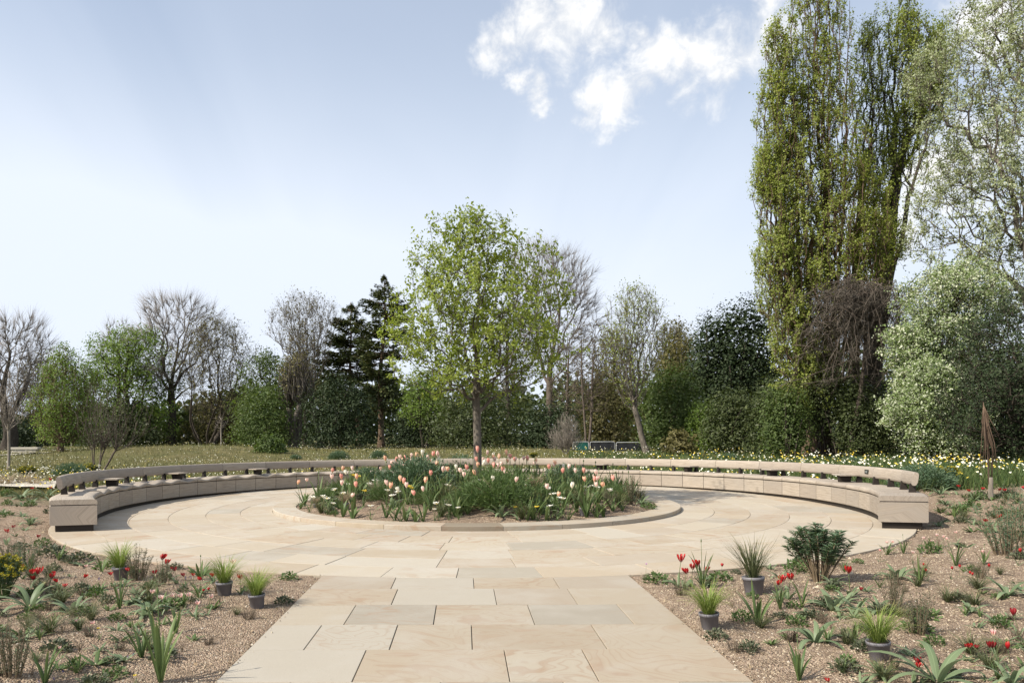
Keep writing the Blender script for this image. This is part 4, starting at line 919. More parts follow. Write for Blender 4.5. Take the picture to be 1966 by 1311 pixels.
def petals(mb, n, H, R, half, openness, z0, ph=0., lift=1., tipw=.25, cx=0., cy=0., tilt=(0, 0)):
    """cup of n petals: openness 0 closed egg, 1 wide open"""
    vs = np.linspace(0, 1, 6); us = np.array([-1., -.5, 0, .5, 1.])
    for q in range(n):
        az = ph + q * 2 * math.pi / n + PR.normal(0, .07); inner = (q % 2) * .06; kr, kh = PR.uniform(.82, 1.18), PR.uniform(.88, 1.1)
        r = kr * R * (np.sin(np.pi * np.clip(vs * .62 + .06, 0, 1)) * (1 - openness) * (1 - .55 * vs ** 3) + openness * (vs ** .75) * 1.25) * (1 - inner) + .004
        z = z0 + kh * H * (vs ** (.9 + .3 * openness)) * (1 - .35 * openness * vs) * lift
        aw = half * np.clip(np.sin(np.pi * (.10 + (.90 - tipw * .2) * vs)), .05, 1) ** .65
        A = az + us[None] * aw[:, None]; rr = r[:, None] * (1 - .10 * us[None] ** 2)
        V = np.stack([cx + rr * np.cos(A) + tilt[0] * (z - z0)[:, None], cy + rr * np.sin(A) + tilt[1] * (z - z0)[:, None], np.repeat(z[:, None], 5, 1) - .02 * H * us[None] ** 2], -1).reshape(-1, 3)
        uv = np.stack([np.tile(us, 6), np.repeat(vs, 5)], -1)
        i = np.arange(5)[:, None] * 5; j = np.arange(4)[None]
        mb.add(V, np.stack([i + j, i + j + 1, i + j + 6, i + j + 5], -1).reshape(-1, 4), uv)
PROTO = {}
def proto(kind, seed):
    key = (kind, seed)
    if key in PROTO: return PROTO[key]
    rng = np.random.default_rng(hash(kind) % 1 + sum(map(ord, kind)) * 31 + seed); parts = []
    def P_(name, mb, mat, smooth=True):
        me = mb.mesh(name, smooth); me.materials.append(mat); parts.append((name, me))
    def stem(h, r=.004, bow=.05, mat=P_STEM, name='stem', x=0., y=0.):
        mb = MB(); t_ = np.linspace(0, 1, 5); b = rng.normal(0, bow, 2)
        pts = np.stack([x + b[0] * t_ ** 2, y + b[1] * t_ ** 2, h * t_], -1); mb.tube(pts, np.linspace(r * 1.2, r * .8, 5), 5); P_(name, mb, mat); return pts[-1]
    H = 1.0
    if kind == 'strap':       # broad arching leaves from one crown
        H = .30
        for q in range(10):
            mb = MB(); a = q * 2.4 + rng.normal(0, .2); inner = q > 6
            V, f, uv = ribbon(a, rng.uniform(.30, .46) * (.8 if inner else 1), rng.uniform(.022, .034), (1.2 if inner else rng.uniform(.6, 1.05)), (1.1 if inner else rng.uniform(1.3, 2.2)), 8, .28, (.012 * math.cos(a), .012 * math.sin(a), 0), rng.normal(0, .25), .5)
            mb.add(V, f, uv); P_('leaf', mb, P_STRAP)
    elif kind == 'sword':     # upright leaves and a bud stalk
        H = .46
        for q in range(8):
            mb = MB(); a = q * 2.4 + rng.normal(0, .3)
            V, f, uv = ribbon(a, rng.uniform(.30, .50), rng.uniform(.014, .022), rng.uniform(1.15, 1.5), rng.uniform(.2, 1.0), 6, .35, (.01 * math.cos(a), .01 * math.sin(a), 0), rng.normal(0, .2)); mb.add(V, f, uv); P_('leaf', mb, P_BLADE)
        if seed % 2 == 0:
            e = stem(.52, .005, .03); mb = MB(); mb.tube(np.array([e, e + [0, 0, .012], e + [0, 0, .03], e + [0, 0, .045]]), [.004, .011, .009, .002], 6); P_('bud', mb, P_STEM)
    elif kind in ('potgrass', 'potgrassdull', 'potgrassbuff'):
        H = .50; mb = MB(); mb.lathe([(.0, .0), (.072, .0), (.076, .004), (.092, .135), (.098, .137), (.1, .165), (.094, .165), (.09, .15), (.0, .15)], 22); P_('pot', mb, M_POT)
        mb = MB(); mb.lathe([(.0, .158), (.05, .157), (.0905, .151)], 14); P_('compost', mb, M_COMPOST)
        n_ = 260 if kind != 'potgrassdull' else 170
        mb = ribbons(rng, n_, .40 if kind != 'potgrassdull' else .44, .0026, 1.25, 1.25 if kind != 'potgrassdull' else .8, 5, .2, .06, z0=.15)
        P_('grass_blades', mb, {'potgrass': P_GRASS, 'potgrassdull': P_GRASSD, 'potgrassbuff': P_GRASSB}[kind])
    elif kind in ('tuft', 'tuftbuff'):
        H = .34; P_('grass_blades', ribbons(rng, 120, .36, .003, 1.2, 1.1, 5, .2, .03), P_GRASSD if kind == 'tuft' else P_GRASSB)
    elif kind in ('coral', 'pink', 'cream', 'rose'):
        H = .60; e = stem(.50, .0042, .035); mb = MB(); op = rng.uniform(0, .42); petals(mb, 6, .098, .034, .6, op, e[2] - .004, rng.uniform(0, 1), cx=e[0], cy=e[1], tilt=rng.normal(0, .12, 2)); P_('flower', mb, {'coral': F_CORAL, 'pink': F_PINK, 'cream': F_CREAM, 'rose': F_ROSE}[kind])
        P_('leaves', ribbons(rng, 3, .34, .026, 1.25, .8, 6, .45, .008), P_BLADE)
    elif kind in ('red', 'darkred'):
        H = .40; e = stem(.30, .0045, .04); mb = MB(); op = rng.uniform(.3, .85) if kind == 'red' else .6; petals(mb, 6, .12, .058, .44, op, e[2] - .004, rng.uniform(0, 1), tipw=.9, cx=e[0], cy=e[1], tilt=rng.normal(0, .25, 2)); P_('flower', mb, F_RED if kind == 'red' else F_DKRED)
        P_('leaves', ribbons(rng, 4, .27, .026, 1.0, 1.0, 6, .4, .008), P_STRAP)
    elif kind in ('star', 'bud'):
        H = .26; e = stem(.20, .003, .03); mb = MB(); petals(mb, 6, .065, .03, .38 if kind == 'star' else .5, .75 if kind == 'star' else .08, e[2] - .003, rng.uniform(0, 1), tipw=1., cx=e[0], cy=e[1]); P_('flower', mb, F_STAR if kind == 'star' else F_RED)
        P_('leaves', ribbons(rng, 3, .19, .010, .9, .9, 5, .4, .005), P_STRAP)
    elif kind == 'lilac':
        H = .24; e = stem(.20, .002, .02); mb = MB(); petals(mb, 8, .03, .02, .4, .5, e[2], 0, cx=e[0], cy=e[1]); P_('flower', mb, F_LILAC); P_('leaves', ribbons(rng, 10, .09, .006, .7, .6, 4), P_BLADE)
    elif kind in ('daff', 'daffyellow'):
        H = .36; e = stem(.33, .003, .03); mb = MB(); c = F_WHITE if kind == 'daff' else F_YEL
        for k in range(1 if kind == 'daffyellow' else 2):
            o = rng.normal(0, .022, 2) * (k > 0); petals(mb, 6, .045, .048, .5, .7, e[2] + rng.uniform(-.01, .02), rng.uniform(0, 1), cx=e[0] + o[0], cy=e[1] + o[1], tilt=rng.normal(0, .5, 2) + [0, 0])
        P_('flower', mb, c)
        mb = MB(); petals(mb, 6, .03, .017, .6, .3, e[2] + .004, 0, cx=e[0], cy=e[1]); P_('trumpet', mb, F_YEL)
        P_('leaves', ribbons(rng, 6, .32, .007, 1.3, .7, 5, .3, .012), P_BLADE)
    elif kind == 'muscari':
        H = .13; e = stem(.09, .002, .01); a = rng.uniform(0, 6.28, 26); zz = rng.uniform(0, .045, 26); rr = .011 * (1 - zz / .06); c = np.stack([e[0] + rr * np.cos(a), e[1] + rr * np.sin(a), e[2] - .01 + zz], -1)
        me = leaves_mesh('flower', c, np.stack([np.cos(a), np.sin(a), -.5 + 0 * a], -1), .010, .005); me.materials.append(F_BLUE); parts.append(('flower', me)); P_('leaves', ribbons(rng, 5, .12, .003, .9, 1.0, 4), P_BLADE)
    elif kind in ('rosemary', 'greyshrub', 'brownshrub'):
        H = .5; mb = MB(); C_, D_ = [], []
        for q in range(34):
            a = rng.uniform(0, 6.28); r0 = rng.random() ** .6 * .10; r1 = r0 * 2.0 + rng.random() * .04; h = .5 * rng.uniform(.55, 1.05) * (1 - .35 * (r1 / .26) ** 2)
            t_ = np.linspace(0, 1, 5); pts = np.stack([(r0 + (r1 - r0) * t_) * math.cos(a) * (1 - .0 * t_), (r0 + (r1 - r0) * t_) * math.sin(a), h * t_], -1) + rng.normal(0, .006, (5, 3)) * t_[:, None]
            mb.tube(pts, np.linspace(.004, .0015, 5), 4); m_ = 46; s = rng.uniform(.12, 1, m_); c = np.stack([np.interp(s, t_, pts[:, k]) for k in range(3)], -1); C_.append(c)
            b = rng.uniform(0, 6.28, m_); D_.append(np.stack([np.cos(b), np.sin(b), .75 + 0 * b], -1))
        P_('stems', mb, P_STEMD); c = np.concatenate(C_); sz = rng.uniform(.018, .034, len(c)); me = leaves_mesh('foliage', c, np.concatenate(D_), sz, sz * .12); me.materials.append({'rosemary': P_ROSE, 'greyshrub': P_EUPH, 'brownshrub': P_BROWN}[kind]); parts.append(('foliage', me))
    elif kind in ('euphorbia', 'yellowspurge'):
        H = .62; mb = MB(); C_, D_, Y_ = [], [], []
        for q in range(46):
            a = rng.uniform(0, 6.28); r1 = .30 * rng.random() ** .55; h = .62 * rng.uniform(.72, 1.02) * (1 - .38 * (r1 / .32) ** 2); t_ = np.linspace(0, 1, 6)
            pts = np.stack([(.05 + (r1 - .05) * t_ ** 1.2) * math.cos(a), (.05 + (r1 - .05) * t_ ** 1.2) * math.sin(a), h * t_], -1); mb.tube(pts, np.linspace(.0055, .004, 6), 5)
            m_ = 58; s = 1 - rng.random(m_) ** 1.4 * .42; c = np.stack([np.interp(s, t_, pts[:, k]) for k in range(3)], -1); b = np.arange(m_) * 2.4; el = .15 + 1.0 * (s - .6); C_.append(c); D_.append(np.stack([np.cos(b), np.sin(b), el], -1))
            Y_.append(pts[-1] + rng.normal(0, .02, (30, 3)) * [1, 1, .5])
        P_('stems', mb, P_STEMD if kind == 'euphorbia' else P_STEM); c = np.concatenate(C_); sz = rng.uniform(.055, .085, len(c)); me = leaves_mesh('foliage', c, np.concatenate(D_), sz, sz * .10, .3, np.tile([0, 0, 1.], (len(c), 1)) + rng.normal(0, .15, (len(c), 3))); me.materials.append(P_EUPH); parts.append(('foliage', me))
        if kind == 'yellowspurge':
            c = np.concatenate(Y_); me = leaves_mesh('flower_heads', c, rng.normal(size=(len(c), 3)) + [0, 0, .8], .026, .012); me.materials.append(P_YELLOW); parts.append(('flower_heads', me))
    elif kind in ('cushion', 'feathery'):
        H = .5; n_ = 4200; a = rng.uniform(0, 6.28, n_); r_ = rng.random(n_) ** .45; el = np.arcsin(rng.random(n_)); c = np.stack([.42 * r_ * np.cos(el) * np.cos(a), .42 * r_ * np.cos(el) * np.sin(a), .05 + .43 * r_ * np.sin(el)], -1) * (1 + .1 * np.sin(a * 5 + el * 4))[:, None]
        mb = MB()
        for q in range(16):
            e = c[rng.integers(0, n_)]; mb.tube(np.array([[0, 0, 0], e * [.4, .4, .6], e]), [.006, .004, .002], 4)
        P_('stems', mb, P_STEMD); D = norm(c) + rng.normal(0, .5, (n_, 3)) + [0, 0, .35]; sz = rng.uniform(.04, .075, n_)
        me = leaves_mesh('foliage', c, D, sz, sz * (.13 if kind == 'cushion' else .08)); me.materials.append(P_EUPH if kind == 'cushion' else P_GREEN); parts.append(('foliage', me))
    elif kind == 'seedling':
        H = .12; mb = ribbons(rng, 9 + seed % 4, .11, .011, .75, .7, 4, .3, .01); P_('leaves', mb, P_BLADE if seed % 2 else P_STRAP)
    elif kind == 'leafy':
        H = .16; n_ = 150; a = rng.uniform(0, 6.28, n_); r_ = rng.random(n_) ** .6 * .10; c = np.stack([r_ * np.cos(a), r_ * np.sin(a), rng.random(n_) * .13 * (1 - r_ * 5)], -1)
        mb = MB()
        for q in range(7):
            e = c[rng.integers(0, n_)]; mb.tube(np.array([[0, 0, 0], e * .5 + [0, 0, .02], e]), [.003, .002, .001], 4)
        P_('stems', mb, P_STEMD); sz = rng.uniform(.025, .05, n_); me = leaves_mesh('foliage', c, norm(np.c_[c[:, :2] * 6, .4 + 0 * a]) + rng.normal(0, .4, (n_, 3)), sz, sz * .28); me.materials.append(P_GREEN if seed % 2 else P_ROSE); parts.append(('foliage', me))
    elif kind == 'drystalk':
        H = .22; mb = MB()
        for q in range(9):
            a = rng.uniform(0, 6.28); e = np.array([math.cos(a) * .12 * rng.random(), math.sin(a) * .12 * rng.random(), .22 * rng.uniform(.5, 1)]); mb.tube(np.array([[0, 0, 0], e * [.3, .3, .55], e]), [.0025, .002, .001], 4)
        P_('stems', mb, P_STEMD); n_ = 60; c = rng.normal(0, .05, (n_, 3)) + [0, 0, .09]; c[:, 2] = abs(c[:, 2]); sz = rng.uniform(.015, .035, n_); me = leaves_mesh('foliage', c, rng.normal(size=(n_, 3)), sz, sz * .2); me.materials.append(P_BROWN); parts.append(('foliage', me))
    PROTO[key] = (H, parts); return PROTO[key]
INFO = {  # kind -> (object name, category, number of shapes)
 'strap': ('strap_leaf_plant', 'plant', 4), 'sword': ('sword_leaf_plant', 'plant', 4), 'potgrass': ('potted_grass', 'potted plant', 3), 'potgrassdull': ('potted_grass', 'potted plant', 2), 'potgrassbuff': ('potted_grass', 'potted plant', 2),
 'tuft': ('grass_tuft', 'grass tuft', 3), 'tuftbuff': ('grass_tuft', 'grass tuft', 2), 'coral': ('tulip', 'tulip', 6), 'pink': ('tulip', 'tulip', 6), 'cream': ('tulip', 'tulip', 4), 'rose': ('tulip', 'tulip', 5), 'red': ('red_tulip', 'tulip', 5), 'darkred': ('dark_red_tulip', 'tulip', 3), 'star': ('star_tulip', 'tulip', 4), 'bud': ('tulip_bud', 'tulip', 3), 'lilac': ('lilac_flower', 'flower', 2),
 'daff': ('daffodil', 'daffodil', 5), 'daffyellow': ('daffodil', 'daffodil', 3), 'muscari': ('grape_hyacinth', 'flower', 3), 'rosemary': ('rosemary_shrub', 'shrub', 3), 'greyshrub': ('grey_shrub', 'shrub', 2), 'brownshrub': ('heather_shrub', 'shrub', 3),
 'euphorbia': ('euphorbia_shrub', 'shrub', 2), 'yellowspurge': ('spurge_shrub', 'shrub', 2), 'cushion': ('cushion_shrub', 'shrub', 3), 'feathery': ('feathery_shrub', 'shrub', 2), 'seedling': ('small_plant', 'plant', 6), 'leafy': ('small_plant', 'plant', 6), 'drystalk': ('dry_plant', 'plant', 3)}
CNT = {}
def plant(kind, loc, scale, label, group=None, rz=None, wide=1.0):
    nm, cat, nv = INFO[kind]; CNT[kind] = CNT.get(kind, 0) + 1
    H, parts = proto(kind, CNT[kind] % nv)
    root = empty(nm, loc, label, cat, group, random.uniform(0, 6.28) if rz is None else rz, scale)
    if kind.startswith('pot'): root.rotation_euler = (random.uniform(-.07, .07), random.uniform(-.07, .07), root.rotation_euler[2])
    if wide != 1.0: root.scale = (scale * wide, scale * wide, scale)
    made = {}
    for pn, me in parts: made[pn] = add(pn, me, None, made.get({'compost': 'pot', 'trumpet': 'flower', 'bud': 'stem', 'flower_heads': 'foliage'}.get(pn), root))
    return root
def put(kind, px, py, hpx, label, group=None, wide=1.0, soil=terrain):
    """stand a plant where the photograph shows its foot, as tall as it is there"""
    z = 0.03
    for _ in range(3): p = at_ground(px, py, z); z = float(soil(p.x, p.y))
    H = proto(kind, 0)[0]; s = hpx / FPX * p.y / H
    return plant(kind, (p.x, p.y, z - .004), s, label, group, None, wide)

# ------------------------------------------------------------------ planting left of the path
G_SEED = 'small young plants scattered in the gravel beds'
L = [
 ('potgrass', 494, 1166, 82, 'grey pot of bright grass nearest the path on the left', 1), ('potgrass', 431, 1142, 82, 'grey pot of grass standing just left of the nearest left pot', 1), ('potgrass', 233, 1112, 78, 'half-hidden pot of grass beside the rosemary left of the plaza', 1),
 ('rosemary', 263, 1114, 70, 'upright grey-green rosemary bush beside the half-hidden pot', 1.1), ('rosemary', 312, 1122, 52, 'low brownish bush between the rosemary and the red tulips', 1.2),
 ('strap', 140, 1178, 46, 'broad arching-leaved plant with yellowing tips alone on bare gravel at the left', 1), ('strap', 288, 1176, 48, 'broad-leaved plant among the pink star tulips on the left', 1), ('strap', 58, 1003, 26, 'cream-edged strap-leaved plant below the left end of the bench', 1), ('strap', 262, 1160, 36, 'strap-leaved plant just left of the pink star tulips', 1),
 ('strap', 58, 1165, 62, 'large dark strap-leaved plant under the yellow spurge', 1), ('strap', 525, 1100, 4, '', 0),
 ('sword', 86, 1311, 92, 'upright sword-leaved plant in the bottom left corner with a bud stalk', 1), ('sword', 308, 1308, 150, 'tall sword-leaved plant at the bottom edge left of the path', .75), ('sword', 272, 1262, 88, 'sword-leaved plant behind the tall one at the bottom edge', .9), ('sword', 230, 1168, 66, 'dark sword-leaved plant below the rosemary', .7), ('sword', 338, 1215, 60, 'small sword-leaved plant right of the pink star tulips', .9), ('sword', 205, 1132, 4, '', 0),
 ('rosemary', 24, 1298, 128, 'large feathery dark bush at the left edge of the picture', .8), ('yellowspurge', 8, 1148, 84, 'yellow-flowered spurge at the left edge', 1), ('greyshrub', 48, 1096, 66, 'grey-green bush behind the yellow spurge', 1.25), ('rosemary', 20, 1085, 50, 'low bush at the left edge behind the yellow spurge', 1.2),
 ('red', 78, 1142, 52, 'red tulip tallest of the cluster beside the yellow spurge', 1), ('red', 92, 1140, 38, 'red tulip low at the right of the cluster by the yellow spurge', 1), ('red', 66, 1138, 36, 'red tulip low at the left of the cluster by the yellow spurge', 1), ('red', 44, 1112, 30, 'red tulip between the spurge and the grey-green bush', 1), ('red', 103, 1120, 26, 'small red tulip right of the cluster by the spurge', 1),
 ('red', 12, 1046, 32, 'red tulip at the left edge below the bench end', 1), ('darkred', 76, 1050, 26, 'dark red tulip below the left bench end', 1), ('red', 230, 1108, 40, 'red tulip in front of the half-hidden pot', 1), ('red', 312, 1108, 48, 'red tulip rising above the low brownish bush', 1), ('red', 328, 1112, 42, 'red tulip just right of the one above the brownish bush', 1),
 ('darkred', 358, 1126, 28, 'dark red tulip left of the pots', 1), ('red', 372, 1124, 26, 'small red tulip near the dark red one left of the pots', 1), ('red', 462, 1140, 40, 'single red tulip between the two pots on the left', 1), ('bud', 392, 1150, 22, 'red tulip bud in front of the left pots', 1), ('bud', 404, 1152, 24, 'red tulip bud nearer the second left pot', 1),
 ('star', 165, 1106, 26, 'pink-white star tulip in bare gravel left of the rosemary', 1), ('star', 150, 1212, 26, 'pale star tulip below the yellow-tipped strap plant', 1), ('star', 177, 1222, 32, 'red-flamed star tulip below the yellow-tipped strap plant', 1), ('daffyellow', 190, 1226, 24, 'yellow flower beside the red-flamed star tulip', 1), ('star', 121, 1262, 26, 'yellow-and-red star tulip above the bottom left sword plant', 1),
 ('daffyellow', 260, 1318, 26, 'yellow star flower at the bottom edge of the left bed', 1), ('star', 466, 1112, 4, '', 0), ('star', 442, 1112, 42, 'white and red star tulip above the second left pot', 1), ('tuft', 455, 1180, 20, 'sparse dull grass tuft below the left pots', 1.2),
 ('leafy', 555, 1112, 20, 'dark little shrublet by the corner of the path on the left', 1.3), ('brownshrub', 478, 1188, 26, 'low heathery plant in front of the nearest left pot', 1.5), ('leafy', 545, 1158, 20, 'dark low plant right of the nearest left pot', 1.4), ('brownshrub', 400, 1236, 22, 'brown heathery plant on open gravel left of the path', 1.6),
 ('leafy', 145, 1285, 26, 'little green cushion right of the bottom left sword plant', 1), ('leafy', 175, 1316, 30, 'dark green cushion at the bottom edge of the left bed', 1.5), ('leafy', 225, 1190, 20, 'green cushion below the dark sword plant', 1.2), ('drystalk', 120, 1215, 24, 'dry twiggy plant on the gravel below the yellow-tipped plant', 1.6), ('drystalk', 250, 1225, 30, 'grey dry stalks left of the tall sword plants', 1.4), ('drystalk', 350, 1250, 30, 'dry stalks right of the tall sword plants', 1.3),
 ('leafy', 150, 1076, 22, 'spreading green plant below the bench end shadow', 2.0), ('leafy', 205, 1090, 20, 'blue-green low plant left of the half-hidden pot', 1.6), ('leafy', 100, 1068, 30, 'grey green weed left of the spreading plant', 1.3), ('sword', 385, 1112, 40, 'arching sword-leaved plant left of the second pot', 1.4),
]
for k_, (px, py) in enumerate([(290, 1168), (310, 1182), (322, 1172), (345, 1172), (356, 1175), (378, 1188), (398, 1180)]):
    L.append(('star', px, py, [40, 44, 36, 38, 42, 38, 44][k_], 'pink and white star tulip in the drift between sword plants and pots', 1, 'drift of star tulips left of the path'))
for k_, (px, py, hp_) in enumerate([(20, 1120, 34), (58, 1128, 40), (110, 1140, 32), (30, 1030, 24), (170, 1130, 30), (215, 1125, 30), (340, 1120, 36), (385, 1135, 30), (415, 1128, 30), (300, 1125, 32), (245, 1118, 30), (128, 1148, 30)]):
    L.append(('darkred' if k_ % 3 == 0 else 'red', px, py, hp_, f'{"dark red" if k_ % 3 == 0 else "red"} tulip scattered through the planting left of the path', 1.1, f'{"dark red" if k_ % 3 == 0 else "red"} tulips scattered on the left'))
for px, py in [(105, 1112), (190, 1122), (292, 1118), (322, 1106), (357, 1120), (366, 1118), (245, 1272), (256, 1266), (75, 1318), (104, 1312), (120, 1300)]:
    L.append(('muscari', px, py, 16, 'small blue grape hyacinth in the gravel left of the path', 1, 'grape hyacinths in the left bed'))
# ------------------------------------------------------------------ planting right of the path
L += [
 ('potgrass', 1363, 1206, 96, 'grey pot of bright grass nearest the path on the right', 1), ('potgrass', 1688, 1264, 108, 'grey pot of bright grass among strap leaves lower right', 1), ('potgrassdull', 1448, 1140, 104, 'pot of dull wispy grass right of the red tulips', 1),
 ('euphorbia', 1576, 1118, 116, 'large blue-green euphorbia on bare stems by the plaza edge', 1.1),
 ('red', 1303, 1128, 68, 'tall scarlet tulip at the left of the group by the path corner', .8), ('red', 1314, 1132, 44, 'wide open scarlet tulip low in the group by the path corner', 1.1), ('red', 1350, 1128, 56, 'scarlet tulip at the right of the group by the path corner', 1), ('red', 1328, 1126, 46, 'scarlet tulip in the middle of the group by the path corner', 1), ('red', 1362, 1126, 42, 'low scarlet tulip right of the group by the path corner', 1), ('bud', 1385, 1106, 26, 'half closed red tulip alone beside the plaza edge', 1),
 ('red', 1500, 1154, 52, 'scarlet tulip left of the pair before the euphorbia', 1), ('red', 1513, 1150, 52, 'scarlet tulip right of the pair before the euphorbia', 1.1), ('red', 1490, 1150, 40, 'lower scarlet tulip left of the pair before the euphorbia', 1), ('red', 1632, 1146, 62, 'single scarlet tulip in front of the euphorbia foliage', .85), ('darkred', 1657, 1150, 26, 'small dark red tulip right of the single scarlet one', 1),
 ('darkred', 1850, 1268, 34, 'dark red tulip at the left of the cluster right of the big strap plant', 1.1), ('red', 1866, 1270, 36, 'red tulip of the cluster right of the big strap plant', 1.1), ('darkred', 1880, 1266, 30, 'dark red tulip at the right of the cluster beside the big strap plant', 1), ('darkred', 1752, 1310, 52, 'dark red tulip leaning left at the lower right', 1), ('red', 1768, 1315, 46, 'red tulip beside the leaning dark red one at the lower right', 1),
 ('darkred', 1956, 1222, 54, 'dark maroon tulip at the right edge', .8), ('darkred', 1902, 1282, 52, 'maroon tulip left of the star tulip lower right', .8), ('darkred', 1915, 1280, 50, 'maroon tulip beside its twin lower right', .8), ('red', 1588, 1330, 32, 'red tulip cut by the bottom edge', 1.2), ('red', 1908, 1016, 30, 'red tulip below the daffodils on the right', 1.2), ('red', 1895, 1022, 28, 'lower red tulip below the daffodils on the right', 1.2),
 ('star', 1917, 1270, 66, 'cream star tulip with open petals lower right', .6), ('bud', 1940, 1290, 60, 'red-and-cream tulip bud at the lower right edge', .7), ('bud', 1955, 1086, 34, 'red tulip bud at the right edge', .7), ('bud', 1897, 1110, 30, 'red tulip bud in the gravel left of the edge bush', .7), ('star', 1890, 1084, 30, 'pale pink star tulip left of the right edge bush', .8),
 ('lilac', 1240, 1104, 26, 'lilac flower above the little shrub at the path corner', .8), ('lilac', 1430, 1166, 22, 'lilac flower beside the arching sword plant', .8),
 ('strap', 1598, 1172, 56, 'broad strap-leaved plant in front of the single scarlet tulip', 1), ('strap', 1565, 1232, 62, 'grey-green strap-leaved plant left of the lower right pot', 1), ('strap', 1645, 1172, 44, 'strap-leaved plant with a fallen pink-tipped leaf', 1), ('strap', 1800, 1308, 96, 'largest strap-leaved plant at the bottom right', .95), ('strap', 1934, 1142, 44, 'dark green strap-leaved plant alone near the right edge', 1), ('strap', 1722, 1112, 44, 'yellow-tipped strap-leaved plant behind the two rosemary bushes', 1), ('strap', 1690, 1175, 40, 'small strap-leaved plant behind the lower right pot', 1), ('strap', 1940, 1312, 56, 'broad leaves at the bottom right corner', .9),
 ('sword', 1455, 1200, 90, 'tall arching sword-leaved plant right of the nearest right pot', .9), ('sword', 1498, 1168, 52, 'sword-leaved plant under the scarlet pair', .9), ('sword', 1540, 1166, 62, 'upright sword-leaved plant at the foot of the euphorbia', .7), ('sword', 1534, 1306, 74, 'three-leaved sword plant in open gravel lower right', .9), ('sword', 1617, 1290, 46, 'small sword plant right of the three-leaved one', 1), ('sword', 1766, 1126, 62, 'upright sword-leaved plant beside the yellow-tipped strap plant', .6), ('sword', 1835, 1085, 58, 'slender sword-leaved plant in the upper right bed', .8), ('sword', 1348, 1128, 78, 'bud stalk and blades among the scarlet tulips', .6), ('sword', 1670, 1245, 34, 'little sword plant at the foot of the lower right pot', 1),
 ('rosemary', 1716, 1168, 78, 'left of two dark rosemary bushes behind the lower right pot', .8), ('rosemary', 1762, 1216, 94, 'right of two dark rosemary bushes behind the lower right pot', .85), ('greyshrub', 1936, 1064, 120, 'large grey-green bush at the right edge', .95), ('greyshrub', 1962, 1040, 110, 'tall grey-green bush cut by the right edge', .9),
 ('leafy', 1262, 1118, 26, 'low green shrublet at the right path corner', 1.4), ('brownshrub', 1308, 1142, 30, 'brown heathery bush below the scarlet group', 1.3), ('brownshrub', 1410, 1250, 26, 'brown heathery bush right of the path', 1.7), ('leafy', 1440, 1250, 30, 'low green plant beside the brown heathery bush right of the path', 1), ('leafy', 1530, 1098, 34, 'green weed left of the euphorbia stems', 1), ('leafy', 1375, 1225, 24, 'dark green sprig right of the nearest right pot', 1.3),
 ('leafy', 1625, 1272, 22, 'small dark plant left of the lower right pot', 1.2), ('leafy', 1845, 1155, 24, 'glossy little plant on open gravel at the right', 1.5), ('seedling', 1885, 1142, 20, 'blue-green seedling left of the dark strap plant', 1), ('seedling', 1876, 1204, 22, 'star-shaped seedling in open gravel lower right', 1.2), ('rosemary', 1880, 1108, 36, 'low twiggy bush in the upper right bed', 1.3), ('leafy', 1785, 1062, 30, 'green tuft beside the bench end on the right', .9),
]
for px, py in [(1704, 1062), (1715, 1062), (1768, 1054), (1786, 1060), (1800, 1048), (1812, 1050), (1836, 1044), (1690, 1078), (1752, 1082), (1822, 1056)]:
    L.append(('star', px, py, 26, 'small pink and cream star tulip in the gravel below the right bench end', .9, 'star tulips below the right bench end'))
for px, py in [(1775, 1106), (1780, 1116), (1826, 1112), (1860, 1120), (1868, 1124), (1842, 1108)]:
    L.append(('bud', px, py, 26, 'small red tulip bud on open gravel in the upper right bed', .8, 'red tulip buds in the right bed'))
for e in L:
    if e[5] and e[4]: put(e[0], e[1], e[2], e[3], e[4], e[6] if len(e) > 6 else None, e[5])
# little things that have come up everywhere in the gravel, each named by the nearest thing one can find
MARKS = [(494, 1160, 'the nearest pot left of the path'), (431, 1138, 'the second pot left of the path'), (235, 1105, 'the half-hidden pot on the left'), (263, 1105, 'the left rosemary bush'), (140, 1175, 'the lone yellow-tipped strap plant'), (288, 1172, 'the broad-leaved plant among star tulips'), (86, 1300, 'the bottom left sword plant'), (308, 1300, 'the tall sword plant at the bottom'),
 (24, 1270, 'the feathery bush at the left edge'), (8, 1140, 'the yellow spurge'), (48, 1090, 'the grey-green bush on the left'), (78, 1135, 'the red tulip cluster by the spurge'), (95, 1005, 'the left bench end'), (400, 1230, 'the brown heathery plant on the left'), (555, 1108, 'the left path corner'), (230, 1160, 'the dark sword plant on the left'),
 (1363, 1200, 'the nearest pot right of the path'), (1688, 1255, 'the lower right pot'), (1448, 1135, 'the pot of dull grass'), (1576, 1112, 'the large euphorbia'), (1330, 1125, 'the scarlet tulips by the path corner'), (1505, 1148, 'the scarlet pair'), (1632, 1140, 'the single scarlet tulip'), (1866, 1262, 'the dark red tulip cluster'), (1565, 1225, 'the grey-green strap plant'),
 (1800, 1300, 'the largest strap plant'), (1934, 1138, 'the lone dark strap plant'), (1740, 1190, 'the two rosemary bushes'), (1940, 1058, 'the bush at the right edge'), (1534, 1300, 'the three-leaved sword plant'), (1410, 1245, 'the brown heathery bush on the right'), (1770, 1012, 'the right bench end'), (1240, 1112, 'the right path corner'), (1722, 1108, 'the yellow-tipped strap plant'), (1876, 1200, 'the star-shaped seedling'), (1940, 1300, 'the bottom right corner leaves')]
rs = np.random.default_rng(21); SEEN = {}; todo = []
